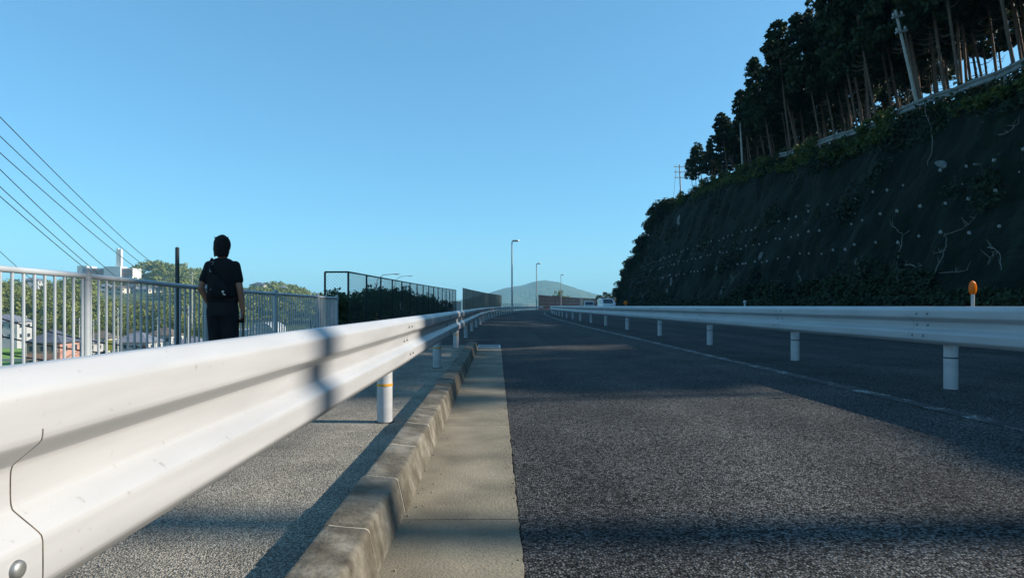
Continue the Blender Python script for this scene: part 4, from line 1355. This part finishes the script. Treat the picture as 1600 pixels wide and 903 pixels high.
# noise barrier along the outside of the bend
nb_ = empty('noise_barrier', W(-3.0, 148, 0)); tag(nb_, 'long dark noise barrier along the outside of the bend', 'noise barrier')
o = Vector(W(-3.0, 148, 0)); ny = [148 + 6.0 * k for k in range(19)]
M_BARR = surf('barrier_panel', (0.007, 0.01, 0.017), (0.012, 0.012, 0.016), 0.3, 0.8, spec=0.05)
for a, b_ in zip(ny[:-1], ny[1:]):
    p0, p1 = W(-3.0, a, 0) - o, W(-3.0, b_, 0) - o
    ht = float(np.interp(a, [148, 250], [3.55, 3.9])); dv = (p1 - p0); rz = math.atan2(dv.y, dv.x)
    for q in range(4):
        MB().box(((p0.x + p1.x) / 2, (p0.y + p1.y) / 2, ht * (q + 0.5) / 4), (dv.length - 0.22, 0.1, ht / 4 - 0.03), rz).build('panel', M_BARR, nb_)
    MB().box((p0.x, p0.y, ht / 2), (0.2, 0.2, ht + 0.06), rz).build('post', M_NETPOST, nb_)

# low wall and white block in the gap between the fences
g_ = pix(715, 478, 48)
gb = empty('gate_pillar', (g_.x, 48, 0)); tag(gb, 'low white block wall in the gap between the dark fences', 'wall')
for k in range(3):
    MB().box((-0.27 + 0.22 * k, 0, 0.6), (0.2, 0.2, 1.16)).build('block', M_WHITE, gb)
MB().box((-0.05, 0, 1.2), (0.72, 0.26, 0.06)).build('coping', M_CREAM, gb)

# mountain
def mtn(px):
    pts = [(560, 482), (690, 474), (735, 466), (760, 459), (790, 450), (815, 446), (835, 440), (850, 438), (868, 441), (890, 448), (915, 456), (940, 463), (980, 470), (1060, 478), (1180, 484)]
    return float(np.interp(px, [p[0] for p in pts], [p[1] for p in pts]))
my = 2600.0
V, Fc = [], []
pm = np.linspace(560, 1180, 180); rows = 26
for r_ in range(rows):
    t = r_ / (rows - 1); y = my - 520 * (1 - t)
    for px in pm:
        top_ = CAMZ + (VY - mtn(px)) / F * my
        z = -14 + (top_ + 14) * math.sin(t * math.pi / 2) ** 1.1
        z += 4.0 * noise.noise(Vector((px * 0.05, t * 3, 1))) * math.sin(t * math.pi) + 1.6 * noise.noise(Vector((px * 0.9, t * 9, 1))) * (0.4 + t)
        V.append(((px - VX) / F * my, y, z))
n = len(pm)
for i in range(rows - 1):
    for k in range(n - 1): Fc.append((i * n + k, i * n + k + 1, (i + 1) * n + k + 1, (i + 1) * n + k))
M_MTN = surf('mountain_forest', (0.045, 0.07, 0.03), (0.07, 0.1, 0.045), 0.02, 0.95, fine=(0.1, 0.4), bump=6.0, bscale=0.08)
tag(link('mountain', np_mesh('mountain', V, Fc, M_MTN, True)), 'rounded hazy forested mountain at the end of the road', 'mountain', kind='structure')


# ------------------------------------------------------------------ vehicles
M_CARW = surf('car_white', (0.7, 0.71, 0.72), (0.66, 0.67, 0.68), 2, 0.25, obj=True)
M_TYRE = surf('tyre', (0.02, 0.02, 0.02), (0.03, 0.03, 0.03), 5, 0.85, obj=True)
M_LENS = surf('lamp_lens', (0.75, 0.76, 0.75), (0.65, 0.66, 0.66), 8, 0.1, obj=True)


def wheels(e, spots, r):
    for (x, y) in spots:
        s = 1 if x > 0 else -1
        w_ = MB().path([(x - s * 0.1, y, r), (x + s * 0.1, y, r)], r, 16).build('wheel', M_TYRE, e, True)
        MB().path([(x + s * 0.1, y, r), (x + s * 0.12, y, r)], [r * 0.62, r * 0.5], 12).build('rim', M_GALV, w_, True)


def van(lat, y, label):
    e = empty('van', W(lat, y, 0.11)); tag(e, label, 'van')
    # profile in y (front towards the camera, -y) and z, swept over the width with a waisted roof
    prof = [(-2.2, 0.32), (-2.25, 0.75), (-2.12, 0.95), (-1.62, 1.08), (-1.0, 1.66), (-0.7, 1.76), (1.9, 1.76), (2.15, 1.6), (2.22, 0.9), (2.2, 0.32)]
    fr = [(lambda u, v, x=x, s=s: Vector((x * (1.0 if v < 1.1 else 0.88), u * s, v if v < 1.7 else v - 0.04 * (1 - s) * 10))) for x, s in ((-0.86, 0.97), (-0.78, 1.0), (0.78, 1.0), (0.86, 0.97))]
    MB().sweep(prof, fr).build('body', M_CARW, e, True)
    m = MB(); m.add([(-0.66, -1.60, 1.11), (0.66, -1.60, 1.11), (0.6, -1.02, 1.66), (-0.6, -1.02, 1.66)], [(0, 1, 2, 3)])
    for i in range(4):
        m.v[i] = (m.v[i][0], m.v[i][1] - 0.02, m.v[i][2] + 0.015)
    m.build('windscreen', M_GLASS, e)
    for s in (-1, 1):
        MB().box((s * 0.79, 0.5, 1.38), (0.06, 2.6, 0.42)).build('side_window', M_GLASS, e)
        MB().box((s * 0.62, -2.2, 0.78), (0.3, 0.12, 0.16)).build('headlight', M_LENS, e)
        mi = MB().box((s * 0.98, -1.35, 1.15), (0.18, 0.1, 0.16)).build('mirror', M_CARW, e)
    MB().box((0, -2.255, 0.5), (1.2, 0.06, 0.14)).build('grille', M_BAND_K, e)
    MB().box((0, -2.29, 0.42), (0.34, 0.02, 0.16)).build('number_plate', M_WHITE, e)
    wheels(e, [(-0.75, -1.4), (0.75, -1.4), (-0.75, 1.4), (0.75, 1.4)], 0.31)


van(11.6, 84, 'white van with dark windscreen at the foot of the dark slope')


def truck(lat, y, label):
    e = empty('truck', W(lat, y, 0.11)); tag(e, label, 'truck')
    M_BOX = surf('brown_panel', (0.62, 0.38, 0.26), (0.5, 0.3, 0.2), 1.2, 0.75, obj=True)
    MB().box((0, 0, 0.62), (1.5, 5.0, 0.16)).build('chassis', M_BAND_K, e)
    bx_ = MB().box((0, 0.5, 1.42), (1.86, 3.6, 1.25)).build('cargo_box', M_BOX, e)
    for k in range(4): MB().box((0, -1.32, 0.95 + 0.31 * k), (1.84, 0.05, 0.27)).build('board', M_BOX, bx_)
    m = MB(); m.sweep([(-2.45, 0.4), (-2.5, 0.95), (-2.2, 1.5), (-2.05, 1.62), (-1.45, 1.62), (-1.45, 0.4)], [(lambda u, v, x=x: Vector((x, u, v))) for x in (-0.8, 0.8)])
    m.build('cab', M_CARW, e)
    MB().add([(-0.7, -2.52, 1.0), (0.7, -2.52, 1.0), (0.66, -2.235, 1.47), (-0.66, -2.235, 1.47)], [(0, 1, 2, 3)]).build('windscreen', M_GLASS, e)
    for s in (-1, 1):
        MB().box((s * 0.6, -2.5, 0.68), (0.26, 0.06, 0.14)).build('headlight', M_LENS, e)
        MB().box((s * 0.92, -2.2, 1.2), (0.12, 0.06, 0.24)).build('mirror', M_BAND_K, e)
    wheels(e, [(-0.7, -1.9), (0.7, -1.9), (-0.7, 1.4), (0.7, 1.4)], 0.33)


truck(9.6, 108, 'small truck with a brown boarded cargo box beyond the far rail')

# ------------------------------------------------------------------ person
def fused(name, shapes, mat, voxel=0.011, smooth=4):
    m = MB()
    for s in shapes:
        if s[0] == 'c':
            _, a, b_, ra, rb = s
            a, b_ = Vector(a), Vector(b_)
            m.path([a, a.lerp(b_, 0.33), a.lerp(b_, 0.66), b_], [ra, ra + (rb - ra) * 0.33, ra + (rb - ra) * 0.66, rb], 14)
            m.sphere(a, ra, 14, 9); m.sphere(b_, rb, 14, 9)
        elif s[0] == 'e':
            m.sphere(s[1], s[2], 20, 14, Euler(s[3]).to_matrix() if len(s) > 3 else None)
        else:
            _, rings = s      # stack of ellipse rings (cx,cy,z,rx,ry)
            n_ = 22; vv = []
            for (cx, cy, z, rx, ry) in rings:
                for k in range(n_):
                    t = 2 * math.pi * k / n_
                    ct, st = math.cos(t), math.sin(t)
                    vv.append((cx + rx * math.copysign(abs(ct) ** 0.85, ct), cy + ry * math.copysign(abs(st) ** 0.85, st), z))
            fs = [(i * n_ + k, i * n_ + (k + 1) % n_, (i + 1) * n_ + (k + 1) % n_, (i + 1) * n_ + k) for i in range(len(rings) - 1) for k in range(n_)]
            fs += [tuple(range(n_ - 1, -1, -1)), tuple((len(rings) - 1) * n_ + k for k in range(n_))]
            m.add(vv, fs)
    me = m.mesh(name, mat)
    tmp = bpy.data.objects.new('tmp', me); COL.objects.link(tmp)
    r = tmp.modifiers.new('r', 'REMESH'); r.mode = 'VOXEL'; r.voxel_size = voxel
    s_ = tmp.modifiers.new('s', 'SMOOTH'); s_.iterations = smooth; s_.factor = 0.5
    dg = bpy.context.evaluated_depsgraph_get()
    out = bpy.data.meshes.new_from_object(tmp.evaluated_get(dg)); out.name = name
    bpy.data.objects.remove(tmp); bpy.data.meshes.remove(me)
    if not out.materials: out.materials.append(mat)
    for p in out.polygons: p.use_smooth = True
    return out


M_SKIN = surf('skin', (0.3, 0.145, 0.09), (0.25, 0.115, 0.07), 8, 0.55, obj=True)
M_SHIRT = surf('black_shirt', (0.008, 0.009, 0.011), (0.013, 0.014, 0.016), 6, 0.9, obj=True, bump=0.006, bscale=14, spec=0.2)
M_TROU = surf('dark_trousers', (0.01, 0.011, 0.014), (0.016, 0.016, 0.02), 6, 0.9, obj=True, bump=0.008, bscale=10, spec=0.2)
M_HAIR = surf('black_hair', (0.006, 0.005, 0.005), (0.012, 0.01, 0.009), 30, 0.7, obj=True, bump=0.02, bscale=70, spec=0.2, stretch=(1, 1, 0.25))
M_BAG = surf('black_bag', (0.008, 0.009, 0.011), (0.012, 0.013, 0.015), 8, 0.85, obj=True, spec=0.12)

pp = pix(348, 478, 7.0)
person = None
hz = 1.535
body = [
    ('e', (0, 0, hz), (0.074, 0.093, 0.112)), ('e', (0, 0.045, hz - 0.05), (0.055, 0.055, 0.06)),
    ('e', (0, 0.095, hz - 0.01), (0.012, 0.022, 0.02)), ('e', (-0.076, 0.0, hz - 0.015), (0.012, 0.02, 0.032)), ('e', (0.076, 0.0, hz - 0.015), (0.012, 0.02, 0.032)),
    ('c', (0, -0.012, 1.33), (0, -0.002, 1.47), 0.055, 0.052),
    ('r', [(0, 0, 0.80, 0.145, 0.10), (0, 0, 0.9, 0.15, 0.105), (0, 0, 1.02, 0.135, 0.092), (0, 0, 1.18, 0.15, 0.1), (0, 0, 1.28, 0.155, 0.095), (0, -0.005, 1.345, 0.12, 0.07), (0, -0.01, 1.38, 0.07, 0.055)]),
    # right arm hanging
    ('c', (0.15, -0.01, 1.315), (0.2, -0.02, 1.06), 0.046, 0.037), ('c', (0.2, -0.02, 1.06), (0.215, 0.03, 0.815), 0.037, 0.026),
    # left arm bent, hand at the pocket
    ('c', (-0.15, -0.01, 1.315), (-0.226, -0.05, 1.06), 0.046, 0.037), ('c', (-0.226, -0.05, 1.06), (-0.172, 0.045, 0.87), 0.037, 0.026),
    # legs
    ('c', (0.078, 0.0, 0.82), (0.085, 0.02, 0.46), 0.085, 0.055), ('c', (0.085, 0.02, 0.46), (0.085, -0.03, 0.09), 0.05, 0.036),
    ('c', (-0.078, 0.0, 0.82), (-0.085, 0.05, 0.46), 0.085, 0.055), ('c', (-0.085, 0.05, 0.46), (-0.085, 0.08, 0.09), 0.05, 0.036),
    ('c', (0.085, -0.03, 0.055), (0.09, 0.14, 0.04), 0.04, 0.03), ('c', (-0.085, 0.08, 0.055), (-0.09, 0.25, 0.04), 0.04, 0.03),
]
# hands: palm, four fingers, thumb
def hand(wr, dirv, side, curl):
    wr = Vector(wr); d = Vector(dirv).normalized()
    out = Vector((0, 1, 0)); out = (out - d * out.dot(d)).normalized(); nrm = d.cross(out) * side
    sh_ = []
    pc = wr + d * 0.05
    sh_.append(('c', tuple(wr), tuple(wr + d * 0.03), 0.024, 0.022))
    for k in range(4):
        off = out * (0.026 - 0.0175 * k)
        a = wr + d * 0.035 + off; b_ = wr + d * (0.088 - 0.004 * abs(k - 1)) + off
        sh_.append(('c', tuple(a), tuple(b_), 0.012, 0.010))
        L = (0.036, 0.041, 0.038, 0.030)[k]
        c1 = b_ + (d * math.cos(curl) + nrm * math.sin(curl)) * L
        c2 = c1 + (d * math.cos(curl * 2.3) + nrm * math.sin(curl * 2.3)) * L * 0.75
        sh_ += [('c', tuple(b_), tuple(c1), 0.0095, 0.0085), ('c', tuple(c1), tuple(c2), 0.0085, 0.007)]
    t0 = wr + d * 0.03 + out * 0.026; t1 = t0 + (d * 0.7 + out * 0.6 + nrm * 0.4) * 0.035; t2 = t1 + (d * 0.9 + nrm * 0.5) * 0.03
    sh_ += [('c', tuple(t0), tuple(t1), 0.013, 0.010), ('c', tuple(t1), tuple(t2), 0.010, 0.008)]
    return sh_
body += hand((0.215, 0.03, 0.815), (0.0, 0.08, -1), -1, 0.65)
body += hand((-0.172, 0.045, 0.87), (0.35, 0.45, -0.9), 1, 0.35)
person = link('person', fused('person', body, M_SKIN, 0.0065, 3), None, (pp.x, 7.0, 0.022))
tag(person, 'person in dark clothes seen from behind walking along the sidewalk', 'person')
shirt = link('shirt', fused('shirt', [
    ('r', [(0, 0, 0.90, 0.172, 0.122), (0, 0, 0.96, 0.172, 0.122), (0, 0, 1.05, 0.163, 0.115), (0, 0, 1.18, 0.166, 0.118), (0, 0, 1.28, 0.168, 0.112), (0, -0.005, 1.345, 0.145, 0.086), (0, -0.01, 1.385, 0.09, 0.07), (0, -0.01, 1.395, 0.068, 0.06)]),
    ('c', (0.145, -0.01, 1.31), (0.186, -0.016, 1.15), 0.058, 0.053), ('c', (-0.145, -0.01, 1.31), (-0.198, -0.03, 1.15), 0.058, 0.053)], M_SHIRT, 0.01, 4), person)
link('trousers', fused('trousers', [
    ('r', [(0, 0, 0.74, 0.165, 0.118), (0, 0, 0.82, 0.17, 0.122), (0, 0, 0.93, 0.158, 0.113)]),
    ('c', (0.078, 0.0, 0.80), (0.086, 0.015, 0.5), 0.102, 0.088), ('c', (0.086, 0.015, 0.5), (0.086, -0.03, 0.12), 0.086, 0.07),
    ('c', (-0.078, 0.0, 0.80), (-0.086, 0.04, 0.5), 0.102, 0.088), ('c', (-0.086, 0.04, 0.5), (-0.086, 0.07, 0.12), 0.086, 0.07)], M_TROU, 0.01, 4), person)
hair_s = [('e', (0, -0.014, hz + 0.014), (0.091, 0.1, 0.11)), ('e', (0, -0.04, hz - 0.035), (0.087, 0.07, 0.1))]
for k in range(34):
    a = rnd.uniform(0, 6.28); rr = rnd.uniform(0, 0.075)
    p0 = Vector((rr * math.cos(a), rr * math.sin(a) - 0.02, hz + 0.10 - rr * 0.5))
    hair_s.append(('c', tuple(p0), tuple(p0 + Vector((rnd.uniform(-0.02, 0.02), rnd.uniform(-0.02, 0.02), 0.028))), 0.012, 0.006))
for k in range(16):
    a = math.pi + (k / 15) * math.pi
    p0 = Vector((0.072 * math.cos(a), 0.06 * math.sin(a) - 0.03, hz - 0.08)); hair_s.append(('c', tuple(p0), tuple(p0 + Vector((0, -0.005, -0.035 - rnd.uniform(0, 0.015)))), 0.014, 0.006))
link('hair', fused('hair', hair_s, M_HAIR, 0.007, 2), person)
for s, y_ in ((1, -0.03), (-1, 0.08)):
    link('shoe', fused('shoe', [('e', (s * 0.088, y_ + 0.06, 0.045), (0.05, 0.135, 0.048)), ('e', (s * 0.088, y_ - 0.01, 0.07), (0.045, 0.06, 0.06))], M_BAND_K, 0.01, 2), person)
# prints on the back of the shirt
M_PRINT = surf('white_print', (0.55, 0.55, 0.53), (0.45, 0.45, 0.44), 20, 0.7)
def ring_pts(cx, cz, rx, rz_, y_, n_=14): return [(cx + rx * math.cos(t), y_ + 0.0, cz + rz_ * math.sin(t)) for t in np.linspace(0, 2 * math.pi * 0.93, n_)]
MB().path(ring_pts(-0.082, 1.335, 0.022, 0.016, -0.098), 0.0022, 5).build('print', M_PRINT, shirt)
MB().path(ring_pts(-0.078, 1.255, 0.016, 0.014, -0.122), 0.0022, 5).build('print', M_PRINT, shirt)
MB().box((-0.08, -0.118, 1.295), (0.008, 0.003, 0.008)).build('print', M_PRINT, shirt)
MB().box((-0.088, -0.125, 1.24), (0.007, 0.003, 0.012)).build('print', M_PRINT, shirt)
# sling bag across the back
bag = empty('sling_bag', (pp.x, 7.0, 0.022)); tag(bag, 'black sling bag across the back of the walking person', 'bag')
link('pouch', fused('pouch', [('r', [(0.02, -0.135, 0.945, 0.10, 0.03), (0.03, -0.145, 0.99, 0.115, 0.045), (0.035, -0.145, 1.06, 0.095, 0.045), (0.0, -0.14, 1.15, 0.055, 0.03), (-0.02, -0.13, 1.2, 0.03, 0.018)])], M_BAG, 0.008, 3), bag)
st = [(-0.03, -0.138, 1.19), (-0.075, -0.126, 1.28), (-0.105, -0.09, 1.345), (-0.115, -0.02, 1.39), (-0.09, 0.07, 1.33), (0.0, 0.125, 1.18), (0.12, 0.12, 1.03), (0.175, 0.02, 0.97), (0.14, -0.10, 0.97), (0.10, -0.14, 0.98)]
MB().path(st, 0.013, 6).build('strap', M_BAG, bag, True)
bk = MB().box((0.085, -0.188, 1.015), (0.022, 0.006, 0.022), tilt=(0, 0.4, 0)).build('buckle', surf('buckle_steel', (0.6, 0.6, 0.6), (0.5, 0.5, 0.5), 9, 0.3, 0.6), bag)
MB().box((0.10, -0.19, 0.985), (0.03, 0.006, 0.012), tilt=(0, 0.4, 0)).build('buckle', MATS['buckle_steel'], bag)
MB().box((-0.072, -0.128, 1.045), (0.01, 0.004, 0.028), tilt=(0, 0.5, 0)).build('zip_pull', MATS['buckle_steel'], bag)
# folded stick carried in the right hand
stick = empty('folded_tripod', (pp.x + 0.215, 7.04, 0.03)); tag(stick, 'thin dark folded stick carried in the right hand', 'stick')
MB().path([(0, 0, 0.28), (-0.004, 0.0, 0.74)], [0.009, 0.012], 8).build('leg', M_BAND_K, stick, True)
MB().path([(-0.002, 0, 0.66), (-0.004, 0.0, 0.78)], 0.017, 10).build('handle', M_BAG, stick, True)
MB().box((-0.03, 0, 0.675), (0.05, 0.03, 0.03)).build('head', M_BAG, stick)

# ------------------------------------------------------------------ air
hz_ = MB().box((0, 2300, 66), (8040, 5440, 160)).mesh('haze')
mh = bpy.data.materials.new('haze_air'); mh.use_nodes = True
for n_ in list(mh.node_tree.nodes):
    if n_.type == 'BSDF_PRINCIPLED': mh.node_tree.nodes.remove(n_)
pv = mh.node_tree.nodes.new('ShaderNodeVolumePrincipled')
pv.inputs['Color'].default_value = (0.36, 0.76, 1.0, 1)
pv.inputs['Density'].default_value = 0.00022
mh.node_tree.links.new(pv.outputs[0], mh.node_tree.nodes['Material Output'].inputs['Volume'])
hz_.materials.append(mh)
tag(link('haze', hz_), 'thin pale air that fades the far mountain', 'haze', kind='stuff')

gm = MB()
for k in range(260):
    y = 1.2 + 11 * rnd.random() ** 1.6
    zone = rnd.random()
    if zone < 0.5: x, z = -0.385 + abs(rnd.gauss(0, 0.035)), 0.002
    elif zone < 0.75: x, z = 0.09 - abs(rnd.gauss(0, 0.03)), 0.004
    else: x, z = rnd.uniform(-2.2, -0.6), 0.021
    r_ = rnd.uniform(0.0018, 0.0052)
    gm.sphere((x, y, z + r_ * 0.4), (r_, r_ * rnd.uniform(0.7, 1.3), r_ * 0.7), 5, 4)
tag(gm.build('gravel', surf('grit', (0.32, 0.28, 0.21), (0.14, 0.12, 0.1), 60, 0.9)), 'loose grit gathered along the gutter and sidewalk', 'grit', kind='stuff')
